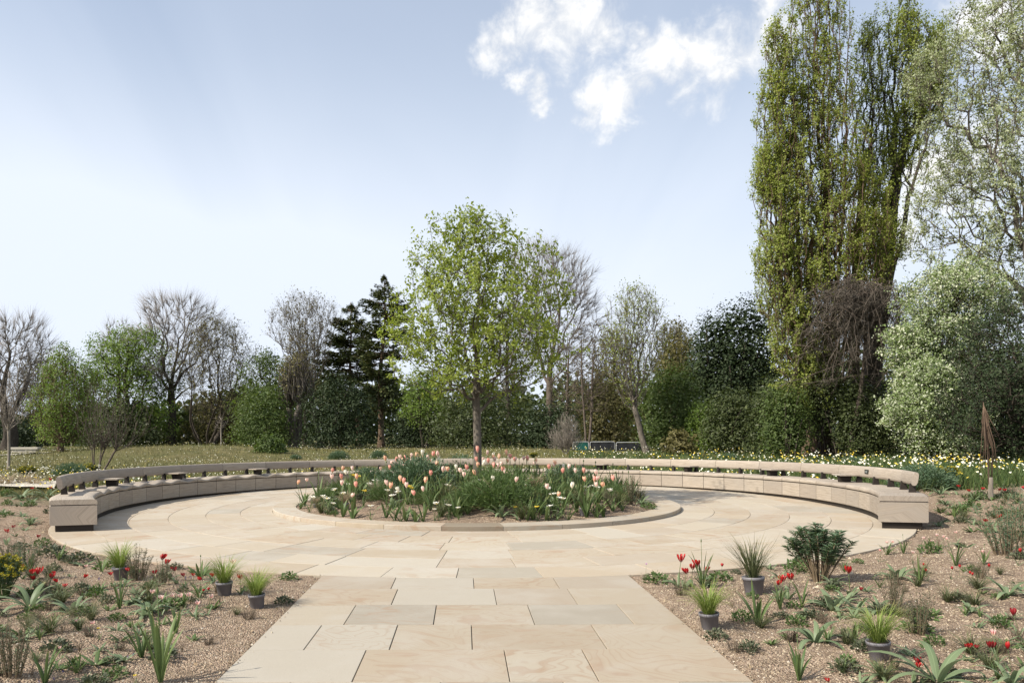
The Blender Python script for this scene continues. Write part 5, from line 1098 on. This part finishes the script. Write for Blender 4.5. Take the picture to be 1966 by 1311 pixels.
for side, n_ in (('l', 150), ('r', 165)):
    c_ = 0
    while c_ < n_:
        if side == 'l': px, py = rs.uniform(-60, 600), rs.uniform(965, 1311)
        else: px, py = rs.uniform(1220, 2050), rs.uniform(985, 1311)
        p = at_ground(px, py, .03); d_ = math.hypot(p.x - CX, p.y - CY) - R_PAVE; dp = max(PATH_L - p.x, p.x - PATH_R)
        if d_ < .32 or (p.y < 8 and dp < .28 + .25 * rs.random()): continue
        if side == 'l' and px > 430 and rs.random() < .7: continue
        c_ += 1; kd = ['seedling', 'leafy', 'leafy', 'drystalk', 'seedling', 'brownshrub', 'tuft', 'sword', 'strap'][rs.integers(0, 9)]
        hp = rs.uniform(12, 28) * (p.y / 7.5) ** -.55 * (1.5 if kd in ('sword', 'tuft') else 1)
        word = {'seedling': 'narrow-leaved seedling', 'leafy': 'small leafy plant', 'drystalk': 'dry brown sprig', 'brownshrub': 'tiny heathery plant', 'tuft': 'wispy grass tuft', 'sword': 'little sword-leaved plant', 'strap': 'small arching-leaved plant'}[kd]
        mk = min(MARKS, key=lambda q: math.hypot((q[0] - px), (q[1] - py) * 1.6)); dx, dy = px - mk[0], (py - mk[1]) * 1.6
        rel = ('to the left of' if dx < 0 else 'to the right of') if abs(dx) > abs(dy) else ('behind' if dy < 0 else 'in front of')
        far_ = math.hypot(dx, dy); close = 'just ' if far_ < 40 else ('' if far_ < 80 else 'well ')
        size_w = 'big ' if hp * p.y / 7.5 > 30 else ''
        lab = f'{size_w}{word} {close}{rel} {mk[2]}'; todo.append((kd, px, py, hp, lab, rs.uniform(.9, 1.5)))
        SEEN[lab] = SEEN.get(lab, 0) + 1
for kd, px, py, hp, lab, wd in todo: put(kd, px, py, hp, lab, lab + ', all alike' if SEEN[lab] > 1 else None, wd)

# ------------------------------------------------------------------ the round bed
def in_bed(px, py, want):
    """the spot in the round bed from which a flower of about this height shows at this point of the photograph"""
    best = None
    for Yd in np.arange(CY - 3.45, CY + 3.3, .08):
        p = at_depth(px, py, Yd)
        if math.hypot(p.x - CX, Yd - CY) > R_SOIL - .05: continue
        h = p.z - float(bed_z(p.x, Yd)); s = abs(h - want)
        if best is None or s < best[0]: best = (s, p, h)
    if best is None:
        p = at_depth(px, py, CY); x = CX + math.copysign(R_SOIL - .1, p.x - CX); p = Vector((x, CY, p.z)); best = (9, p, p.z - float(bed_z(x, CY)))
    return best
z2 = [(258, 372), (298, 388), (540, 300), (528, 345), (618, 285), (645, 313), (688, 283), (595, 345), (620, 390), (708, 345), (700, 402), (690, 487), (925, 210), (962, 230), (993, 238), (1020, 217), (1050, 195), (1075, 225), (1110, 205), (1137, 188), (1165, 180), (1213, 163), (1200, 213), (1228, 210), (1258, 200), (1270, 230), (1318, 175), (1340, 175), (1320, 248), (1355, 215), (915, 285), (965, 275), (1075, 260), (1038, 360), (1075, 378), (1095, 405), (1013, 410), (1055, 440), (947, 390), (1170, 470), (1228, 437), (1240, 370), (1288, 317), (1380, 290), (1410, 285), (1485, 270), (1493, 293), (1543, 275), (1545, 325), (1605, 315), (1610, 215), (1632, 240), (1655, 205), (1673, 255), (1685, 215), (1660, 138), (1715, 165), (1750, 200), (1755, 260), (1785, 265), (1800, 195), (1720, 240), (1810, 245), (1825, 285), (1835, 310), (1850, 165), (1875, 193), (1922, 213), (1860, 225), (1770, 355), (1940, 365), (1090, 215), (1150, 215), (1095, 240), (1700, 225), (1770, 215), (1645, 255), (1740, 185)]
z3 = [(425, 205), (457, 208), (490, 245), (520, 225), (605, 270), (640, 260), (625, 240), (720, 268), (758, 268), (710, 300), (800, 300), (815, 270), (878, 300), (968, 315), (865, 360), (745, 410), (985, 355), (940, 365), (965, 400), (1020, 405), (1088, 357), (580, 415), (660, 475), (280, 165), (300, 192), (350, 215), (290, 228)]
tul = [(500 + x / 3.932, 820 + y / 3.932) for x, y in z2] + [(900 + x / 3.932, 820 + y / 3.932) for x, y in z3]
ORD = ['first', 'second', 'third', 'fourth', 'fifth', 'sixth', 'seventh', 'eighth', 'ninth', 'tenth', 'eleventh', 'twelfth', 'thirteenth', 'fourteenth', 'fifteenth', 'sixteenth', 'seventeenth', 'eighteenth', 'nineteenth', 'twentieth']
lft = sorted([q for q in tul if q[0] < 690]); rgt = sorted([q for q in tul if q[0] > 1040], reverse=True)
for k_, (px, py) in enumerate(tul):
    s, p, h = in_bed(px, py + 4, .62); h = max(.25, h); kd = ['pink', 'coral', 'rose', 'pink', 'coral', 'cream', 'pink', 'rose'][k_ % 8]; grp = None; cw = {'pink': 'pale pink', 'coral': 'peach', 'rose': 'deep coral', 'cream': 'cream'}[kd]
    if (px, py) in lft: lab = f'{cw} tulip, {ORD[lft.index((px, py))]} counting from the left tip of the round bed'
    elif (px, py) in rgt and rgt.index((px, py)) < 20: lab = f'{cw} tulip, {ORD[rgt.index((px, py))]} counting from the right tip of the round bed'
    else:
        where = ('high in the crowd' if py < 890 else 'low') + (' left of the young tree' if px < 905 else ' right of the young tree'); lab = f'{cw} tulip {where} in the round bed'; grp = f'{cw} tulips {where}'
    o = plant(kd, (p.x, p.y, float(bed_z(p.x, p.y)) - .005), 1, lab, grp)
    sc = h / .56; o.scale = (.85 + .15 * sc, .85 + .15 * sc, sc)
BMARK = [(at_ground(a, b, .2).x, at_ground(a, b, .2).y, c) for a, b, c in [(803, 948, 'the largest cushion shrub'), (706, 930, 'the low cushion shrub'), (1088, 938, 'the right cushion shrub'), (957, 992, 'the big feathery shrub'), (1212, 970, 'the rosemary at the right'), (620, 955, 'the thin dark shrub'), (755, 985, 'the grey-green bush'), (606, 976, 'the small half-hidden pot'), (664, 987, 'the front left pot'), (860, 990, 'the dark pot'), (725, 960, 'the pot among daffodils'), (1120, 993, 'the front right pot'), (1027, 962, 'the buff grass pot')]] + [(CX, CY, 'the tree trunk')]
dz = [(370, 530, 0), (460, 525, 0), (505, 535, 0), (565, 575, 0), (628, 498, 0), (655, 435, 0), (545, 470, 0), (835, 590, 0), (865, 400, 0), (905, 398, 0), (843, 405, 0), (805, 430, 0), (957, 472, 0), (1055, 490, 0), (995, 515, 0), (1400, 440, 0), (1345, 575, 0), (1315, 615, 0), (1423, 590, 0), (1495, 605, 0), (1685, 400, 0), (1930, 603, 1), (1875, 350, 0), (775, 475, 1), (690, 365, 1), (720, 370, 1), (1130, 440, 1), (1140, 460, 1)]
dz3 = [(113, 400, 0), (358, 603, 1), (520, 595, 1), (608, 593, 0), (632, 505, 0), (692, 538, 0), (455, 440, 0), (590, 450, 0), (625, 465, 0), (880, 450, 0), (915, 440, 0), (1045, 475, 0), (465, 385, 0), (970, 455, 0), (660, 500, 0)]
for x, y, c in [(500 + a / 3.932, 820 + b / 3.932, c) for a, b, c in dz] + [(900 + a / 3.932, 820 + b / 3.932, c) for a, b, c in dz3]:
    s, p, h = in_bed(x, y, .30); h = min(max(.16, h), .6)
    bm = min(BMARK, key=lambda q: math.hypot(q[0] - p.x, q[1] - p.y)); dx, dy = p.x - bm[0], p.y - bm[1]; rel = ('to the left of' if dx < 0 else 'to the right of') if abs(dx) > abs(dy) else ('behind' if dy > 0 else 'in front of')
    lab = f'{"yellow" if c else "white"} daffodil {rel} {bm[2]} of the round bed'; plant('daffyellow' if c else 'daff', (p.x, p.y, float(bed_z(p.x, p.y)) - .005), h / .34, lab, lab.replace('daffodil', 'daffodils'), wide=1.15)
def bed_put(kind, px, py, hpx, label, group=None, wide=1.0): return put(kind, px, py, hpx, label, group, wide, bed_z)
for e in [('cushion', 803, 948, 72, 'largest dark green cushion shrub in the left middle of the round bed', 1.25), ('cushion', 706, 930, 34, 'low green cushion shrub left of the largest one in the round bed', 1.3), ('cushion', 1088, 938, 46, 'green cushion shrub in the right half of the round bed', 1.35),
          ('feathery', 957, 992, 82, 'big feathery green shrub at the front of the round bed', 1.2), ('cushion', 886, 920, 46, 'dark cushion shrub at the foot of the young tree', 1.1), ('rosemary', 1212, 970, 62, 'upright grey rosemary at the right end of the round bed', 1.0), ('rosemary', 1170, 985, 42, 'grey twiggy bush left of the rosemary at the right end of the bed', 1.0), ('rosemary', 620, 955, 48, 'thin dark twiggy shrub at the left end of the round bed', .7),
          ('rosemary', 755, 985, 40, 'grey-green bush at the front left of the round bed', 1.2), ('potgrassbuff', 606, 976, 24, 'small pot half hidden at the left end of the round bed', 1), ('potgrassbuff', 664, 987, 38, 'grey pot of buff grass at the front left of the round bed', 1), ('potgrassdull', 860, 990, 46, 'dark pot of wispy grass left of the feathery shrub', 1), ('potgrassbuff', 725, 960, 40, 'pot of buff grass among the white daffodils of the bed', 1), ('potgrassdull', 1120, 993, 46, 'grey pot of blue-green grass at the front right of the bed', 1), ('potgrassbuff', 1027, 962, 48, 'pot of buff grass right of the feathery shrub', 1),
          ('leafy', 640, 990, 10, 'tiny green plant at the front left edge of the bed', 1.4), ('leafy', 1070, 998, 12, 'low plant at the front right of the bed', 1.6), ('leafy', 1245, 978, 16, 'leafy plant at the right tip of the bed', 1.4), ('sword', 1195, 985, 22, 'green tuft in front of the rosemary at the right end', 1.2), ('sword', 585, 970, 40, 'grey-green sword leaves at the left tip of the bed', 1.0), ('strap', 577, 972, 14, 'dark strap leaves on the left tip of the bed', 1.0)]: bed_put(*e[:5], None, e[5])
rs = np.random.default_rng(5); c_ = 0
while c_ < 270:
    a_ = rs.uniform(0, 6.28); r_ = R_SOIL * math.sqrt(rs.random()) * .97; x, y = CX + r_ * math.cos(a_), CY + r_ * math.sin(a_)
    if y > CY + 1.9 or (r_ > R_SOIL * .9 and rs.random() < .6): continue
    c_ += 1; kd = ['sword', 'sword', 'sword', 'sword', 'leafy', 'feathery', 'tuft', 'strap'][rs.integers(0, 8)]; sc = rs.uniform(.8, 1.3) if kd == 'sword' else (rs.uniform(.5, .8) if kd == 'feathery' else rs.uniform(.7, 1.2))
    word = {'sword': 'clump of upright green leaves', 'tuft': 'wispy grass clump', 'leafy': 'small leafy plant', 'feathery': 'soft feathery green clump', 'strap': 'arching-leaved clump'}[kd]
    bm = min(BMARK, key=lambda q: math.hypot(q[0] - x, q[1] - y)); dx, dy = x - bm[0], y - bm[1]
    rel = ('to the left of' if dx < 0 else 'to the right of') if abs(dx) > abs(dy) else ('behind' if dy > 0 else 'in front of')
    lab = f'{word} {rel} {bm[2]} in bed'; plant(kd, (x, y, float(bed_z(x, y)) - .005), sc, lab, f'{word} type {rel} {bm[2]}')

# dry leaves and straw lying about in the gravel
rl = np.random.default_rng(3); n_ = 1500; ly = 3.8 * (15 / 3.8) ** rl.random(n_); lx = rl.uniform(-.7, .85, n_) * (ly + .4); lr = np.hypot(lx - CX, ly - CY); ok = (lr > R_PAVE + .03) & ~((lx > PATH_L - .03) & (lx < PATH_R + .03) & (ly < 8)); lx, ly = lx[ok], ly[ok]; k = len(lx)
ld = rl.normal(size=(k, 3)); ld[:, 2] *= .25; ls_ = rl.uniform(.015, .055, k); me = leaves_mesh('leaf_litter', np.stack([lx, ly, terrain(lx, ly) + .012], -1), ld, ls_, ls_ * rl.uniform(.06, .3, k), .3, np.tile([0, 0, 1.], (k, 1)) + rl.normal(0, .4, (k, 3)))
o = add('leaf_litter', me, leaf_material('dry leaves', (.20, .14, .085), (.36, .27, .17), (.55, .46, .32), .15, .8, 3)); tag(o, 'scraps of dry pale leaves and straw on the gravel beds', 'leaf litter', kind='stuff')

# ------------------------------------------------------------------ behind the bench
mt, t, out = material('meadow blades'); M_MEADOW = mt
g = t.node('ShaderNodeNewGeometry'); col = t.ramp(g.outputs['Random Per Island'], [(0, (.085, .09, .03)), (.4, (.155, .14, .05)), (.75, (.22, .185, .08)), (1, (.32, .27, .14))])
n = t.noise(g.outputs['Position'], .25, 3); col = t.mix(t.map(n, .35, .65, 0, .6), col, (.10, .128, .036)); principled(t, out, col, .8, spec=.1)
mt, t, out = material('meadow flowers'); M_HEADS = mt
g = t.node('ShaderNodeNewGeometry'); isl = t.math('ADD', t.math('MULTIPLY', g.outputs['Random Per Island'], .55), t.map(t.noise(g.outputs['Position'], .45, 3, .6), .38, .62, 0, .45)); principled(t, out, t.ramp(isl, [(0, (.76, .75, .64)), (.42, (.78, .74, .52)), (.55, (.70, .56, .10)), (.85, (.66, .44, .03))], 'CONSTANT'), .6, spec=.1)
mt, t, out = material('cream meadow flowers'); M_CREAM = mt
g = t.node('ShaderNodeNewGeometry'); principled(t, out, t.ramp(g.outputs['Random Per Island'], [(0, (.74, .72, .58)), (.7, (.66, .62, .40)), (.9, (.60, .50, .14)), (1, (.6, .3, .2))], 'CONSTANT'), .6, spec=.1)
def screen_scatter(n, pxr, yr, rng):
    Yd = 1 / rng.uniform(1 / yr[1], 1 / yr[0], n); px = rng.uniform(*pxr, n); x = (px - PX0) / FPX * Yd - .0138 * Yd
    ok = np.hypot(x - CX, Yd - CY) > R_PAVE + .35; return x[ok], Yd[ok]
def blades(name, x, y, h, w_, rng):
    z = terrain(x, y); n = len(x); a = rng.uniform(0, 6.28, n); d = np.stack([np.cos(a), np.sin(a), 0 * a], -1); b = np.stack([x, y, z - .01], -1); ln = rng.normal(0, .35, (n, 3)); ln[:, 2] = 1
    V = np.stack([b - d * w_[:, None], b + d * w_[:, None], b + norm(ln) * h[:, None]], 1).reshape(-1, 3); return new_mesh(name, V, np.arange(3 * n).reshape(-1, 3))
def heads(name, x, y, h, s, rng):
    n = len(x); c = np.stack([x, y, terrain(x, y) + h], -1); a = rng.uniform(0, 6.28, n); tilt = rng.uniform(.3, 1.2, n)
    nrm = np.stack([np.cos(a) * np.sin(tilt), np.sin(a) * np.sin(tilt) - .35, np.cos(tilt)], -1); nrm = norm(nrm); u = norm(np.cross(nrm, [.3, .2, .9])); v = np.cross(nrm, u)
    th = np.arange(6) * math.pi / 3; rr = np.array([1, .55, 1, .55, 1, .55])
    V = c[:, None] + s[:, None, None] * rr[None, :, None] * (np.cos(th)[None, :, None] * u[:, None] + np.sin(th)[None, :, None] * v[:, None])
    V = np.concatenate([V, (c + nrm * s[:, None] * .35)[:, None]], 1).reshape(-1, 3); q = (np.arange(n) * 7)[:, None, None]
    f = np.array([[k, (k + 1) % 6, 6] for k in range(6)]); return new_mesh(name, V, (f[None] + q).reshape(-1, 3))
rg = np.random.default_rng(77)
x, y = screen_scatter(60000, (-150, 1120), (17, 100), rg); k = len(x); hh = rg.uniform(.07, .22, k) * (.8 + y / 140)
o = add('meadow_grass', blades('meadow_grass', x, y, hh, .004 + y * .00022, rg), M_MEADOW); tag(o, 'rough olive-brown meadow grass behind the bench and over the mound', 'grass', kind='stuff')
x, y = screen_scatter(7000, (-150, 1120), (22, 90), rg); ok = wav(x * .4, y * .2) + rg.normal(0, 1., len(x)) > .2; x, y = x[ok], y[ok]; o = add('meadow_flowers', heads('meadow_flowers', x, y, rg.uniform(.12, .30, len(x)), .010 + y * .00045 * rg.uniform(.5, 1.2, len(x)), rg), M_CREAM); tag(o, 'tiny cream flowers speckling the meadow on the left', 'flowers', kind='stuff')
x, y = screen_scatter(800, (-150, 640), (17.5, 27), rg); o = add('edge_flowers', heads('edge_flowers', x, y, rg.uniform(.12, .38, len(x)), rg.uniform(.02, .04, len(x)), rg), M_HEADS); tag(o, 'white and yellow spring flowers in the strip behind the left bench', 'flowers', kind='stuff')
x, y = screen_scatter(26000, (1090, 2050), (16, 52), rg); ok = (x > 3); x, y = x[ok], y[ok]; hh = rg.uniform(.16, .40, len(x))
def gblades_mat():
    mt, t, out = material('daffodil leaves'); g = t.node('ShaderNodeNewGeometry')
    principled(t, out, t.ramp(g.outputs['Random Per Island'], [(0, (.025, .05, .014)), (.6, (.06, .095, .026)), (1, (.11, .13, .045))]), .6, spec=.2); return mt
o = add('daffodil_leaves', blades('daffodil_leaves', x, y, hh, .008 + y * .0003, rg), gblades_mat()); tag(o, 'green daffodil leaves massed behind the right half of the bench', 'leaves', kind='stuff')
x, y = screen_scatter(4600, (1090, 2050), (17, 52), rg); ok = (x > 3.5) & (wav(x * .55, y * .35) + rg.normal(0, .8, len(x)) > .25); x, y = x[ok], y[ok]
o = add('daffodil_drift', heads('daffodil_drift', x, y, rg.uniform(.2, .5, len(x)), rg.uniform(.026, .05, len(x)), rg), M_HEADS); tag(o, 'dense drift of white and yellow daffodils under the trees on the right', 'daffodils', kind='stuff')

def put_far(kind, px, py, hpx, label, wide=1., group=None): return put(kind, px, py, hpx, label, group, wide)
for e in [('yellowspurge', 52, 918, 26, 'yellow spurge cushion behind the left end of the bench', 1.5), ('yellowspurge', 172, 912, 22, 'yellow spurge below the open many-stemmed shrub', 1.5), ('cushion', 136, 915, 26, 'dark green cushion shrub behind the left end of the bench', 1.5), ('tuftbuff', 12, 935, 34, 'buff feathery grass at the left edge behind the pale path', 1.6), ('tuftbuff', 45, 932, 32, 'buff feathery grass beside the pale path', 1.6), ('tuftbuff', 66, 934, 28, 'buff feathery grass nearest the bench end', 1.5),
          ('cushion', 650, 884, 18, 'blue-green cushion shrub in the meadow left of the young tree', 1.4), ('cushion', 727, 882, 16, 'blue-green cushion shrub in the meadow beside the tulips', 1.3), ('cushion', 568, 885, 9, 'low cushion shrub on the meadow behind the left bench', 1.6),
          ('cushion', 1775, 948, 46, 'wide blue-green cushion shrub behind the right end of the bench', 1.5), ('yellowspurge', 1818, 936, 40, 'bright yellow spurge among the daffodils behind the bench end', 1.25), ('cushion', 1735, 930, 28, 'blue-green cushion shrub hugging the backrest at the right', 1.6), ('cushion', 1640, 893, 16, 'low cushion shrub between backrest and daffodils', 1.8), ('cushion', 1400, 882, 12, 'low cushion shrub by the daffodils behind the bench', 2.), ('yellowspurge', 1255, 884, 12, 'little yellow spurge behind the far bench', 2.), ('yellowspurge', 1025, 882, 13, 'yellow-green spurge behind the far bench near the bare bush', 1.5), ('yellowspurge', 705, 868, 8, 'tiny yellow bush near the conifer trunk', 1.2),
          ('strap', 1806, 962, 26, 'pale strap-leaved plant below the blue-green cushion on the right', 1.), ('strap', 1870, 972, 20, 'strap-leaved plant at the edge of the daffodils', 1.), ('strap', 92, 955, 24, 'strap-leaved plant beside the left bench end', 1.2), ('strap', 40, 958, 26, 'strap-leaved plant left of the bench end', 1.1), ('greyshrub', 1940, 962, 30, 'low grey bush among the daffodils at the right edge', 1.4)]: put_far(*e)
for px, py in [(238, 921), (262, 918), (285, 915), (180, 930), (335, 912), (95, 945), (60, 948), (98, 928), (300, 914)]:
    put('red', px, py + 6, 17, 'red tulip in the planting strip behind the left bench', 'red tulips behind the left bench', 1.3)
for px, py in [(1862, 955), (1838, 950), (1885, 950), (1918, 948), (1930, 955), (1905, 945), (1962, 950), (1335, 905), (1245, 902)]:
    put('red', px, py + 10, 20, 'red tulip in front of the daffodils behind the right bench', 'red tulips in front of the daffodils', 1.2)
KW = ['tiny narrow-leaved seedling', 'tiny leafy plant', 'tiny arching-leaved plant', 'tiny grass tuft']
for k_ in range(60):
    px = rg.uniform(0, 300); py = rg.uniform(950, 1000)
    p = at_ground(px, py, .05)
    if math.hypot(p.x - CX, p.y - CY) < R_PAVE + .2: continue
    put(['seedling', 'leafy', 'strap', 'tuft'][k_ % 4], px, py, rg.uniform(10, 18), f'{KW[k_ % 4]} on the slope left of the bench end', f'{KW[k_ % 4]}, left slope', 1.1)
for k_ in range(60):
    px = rg.uniform(1800, 1966); py = rg.uniform(958, 1010)
    put(['seedling', 'leafy', 'strap', 'tuft'][k_ % 4], px, py, rg.uniform(10, 20), f'{KW[k_ % 4]} on the slope right of the bench end', f'{KW[k_ % 4]}, right slope', 1.1)

# ------------------------------------------------------------------ paths, fence and garden things
def strip(name, pts, lift=.012, mat=None):
    P_ = [at_ground(a, b, 0.0) for a, b in pts]; n0 = 24; mb = MB()
    A, B, C_, D_ = P_; V = []
    for u in np.linspace(0, 1, n0):
        for v in np.linspace(0, 1, 5):
            q = (A * (1 - u) + B * u) * (1 - v) + (D_ * (1 - u) + C_ * u) * v; V.append((q.x, q.y, float(terrain(q.x, q.y)) + lift))
    i = np.arange(n0 - 1)[:, None] * 5; j = np.arange(4)[None]; mb.add(V, np.stack([i + j, i + 5 + j, i + 6 + j, i + 1 + j], -1).reshape(-1, 4)); o = add(name, mb.mesh(name, True), mat); tag(o, kind='structure'); return o
M_PATH = plain('pale bound gravel', (.46, .42, .35), .95)
strip('gravel_path', [(-400, 940), (112, 938), (104, 950), (-420, 954)], .10, M_PATH)
strip('far_path', [(-60, 882), (150, 878), (128, 884), (-40, 890)], .02, M_PATH)
p = at_ground(48, 872, .1); o = empty('stone_seat', (p.x, p.y, float(terrain(p.x, p.y))), 'pale stone block seat far off at the left edge', 'stone seat'); mb = MB(); mb.box((0, 0, .42), (2.3, .55, .16)); add('seat_slab', mb.mesh('seat_slab'), M_PATH, o); mb = MB(); mb.box((0, 0, .17), (2.0, .4, .34)); add('base_block', mb.mesh('base_block'), M_PATH, o)
M_NET = plain('dark debris netting', (.02, .022, .026), .8); M_GREENNET = plain('green hoarding sheet', (.012, .085, .07), .6)
Yf = 56
for k_, (xl, xr, top_, mat, lab) in enumerate([(1100, 1130, 848, M_GREENNET, 'green sheeted fence panel partly behind the bare grey bush'), (1133, 1180, 848, M_NET, 'dark netted fence panel in a rounded steel frame left of its twin'), (1183, 1233, 849, M_NET, 'dark netted fence panel in a rounded steel frame by the leaning trunk'), (1262, 1290, 850, M_GREENNET, 'sliver of green sheeted fence behind the greyish shrub'), (1340, 1398, 852, M_GREENNET, 'green sheeted hoarding panel below the dark evergreen')]):
    a, b = at_depth(xl, top_, Yf), at_depth(xr, top_, Yf); g0 = float(terrain((a.x + b.x) / 2, Yf)); wd = b.x - a.x; hh = a.z - g0
    o = empty('fence_panel', ((a.x + b.x) / 2, Yf, g0), lab, 'fence panel', 'temporary fence panels behind the bench')
    mb = MB(); r_ = .12; arc = [(-wd / 2, 0, .02), (-wd / 2, 0, hh - r_)] + [(-wd / 2 + r_ - r_ * math.cos(u), 0, hh - r_ + r_ * math.sin(u)) for u in np.linspace(.3, 1.57, 4)] + [(wd / 2 - r_ + r_ * math.sin(u), 0, hh - r_ + r_ * math.cos(u)) for u in np.linspace(0, 1.3, 4)] + [(wd / 2, 0, hh - r_), (wd / 2, 0, .02)]
    mb.tube(arc, .024, 6); add('frame', mb.mesh('frame', True), M_STEEL, o)
    mb = MB(); nx_ = 14; xs = np.linspace(-wd / 2 + .03, wd / 2 - .03, nx_); zs_ = np.linspace(.05, hh - .05, 6); V = [(x_, .03 * math.sin(x_ * 9 + z_ * 5), z_) for x_ in xs for z_ in zs_]; i = np.arange(nx_ - 1)[:, None] * 6; j = np.arange(5)[None]
    mb.add(V, np.stack([i + j, i + 6 + j, i + 7 + j, i + 1 + j], -1).reshape(-1, 4)); add('sheet', mb.mesh('sheet', True), mat, o)
    mb = MB(); [mb.box((sx * wd / 2, .0, .05), (.22, .5, .1)) for sx in (-1, 1)]; add('foot_block', mb.mesh('foot_block'), M_DARK, o)
# twig wigwam tied to a stake on the right
p = at_ground(1902, 960, .2); gz = float(terrain(p.x, p.y)); o = empty('twig_wigwam', (p.x, p.y, gz), 'bundle of brown hanging twigs tied to a pale stake at the right', 'plant support')
mb = MB(); mb.tube([(0, 0, -.05), (.005, 0, .3), (-.0, 0, .42)], [.045, .042, .04], 8); add('stake', mb.mesh('stake', True), B_PALE, o)
mb = MB(); ap = at_depth(1888, 782, p.y) - Vector((p.x, p.y, gz)); ap = np.array(ap)
for k_ in range(24):
    a_ = rg.uniform(0, 6.28); r_ = rg.uniform(.0, .34); ln = rg.uniform(.4, 1.5); e = ap + np.array([abs(r_ * math.cos(a_)) * .8 * (1 if rg.random() < .8 else -.3) + .05, r_ * math.sin(a_) * .6, -ln]); m_ = (ap + e) / 2 + rg.normal(0, .03, 3)
    mb.tube([ap + [0, 0, rg.uniform(-.05, .1)], m_, e], [.008, .007, .003], 4)
mb.tube([(-.03, 0, .3), np.array([-.05, 0, 1.0]), ap], [.016, .014, .010], 6); mb.tube([(.05, .05, .2), np.array([.06, .02, 1.0]), ap], [.014, .012, .010], 6)
add('twigs', mb.mesh('twigs', True), B_BROWN, o)
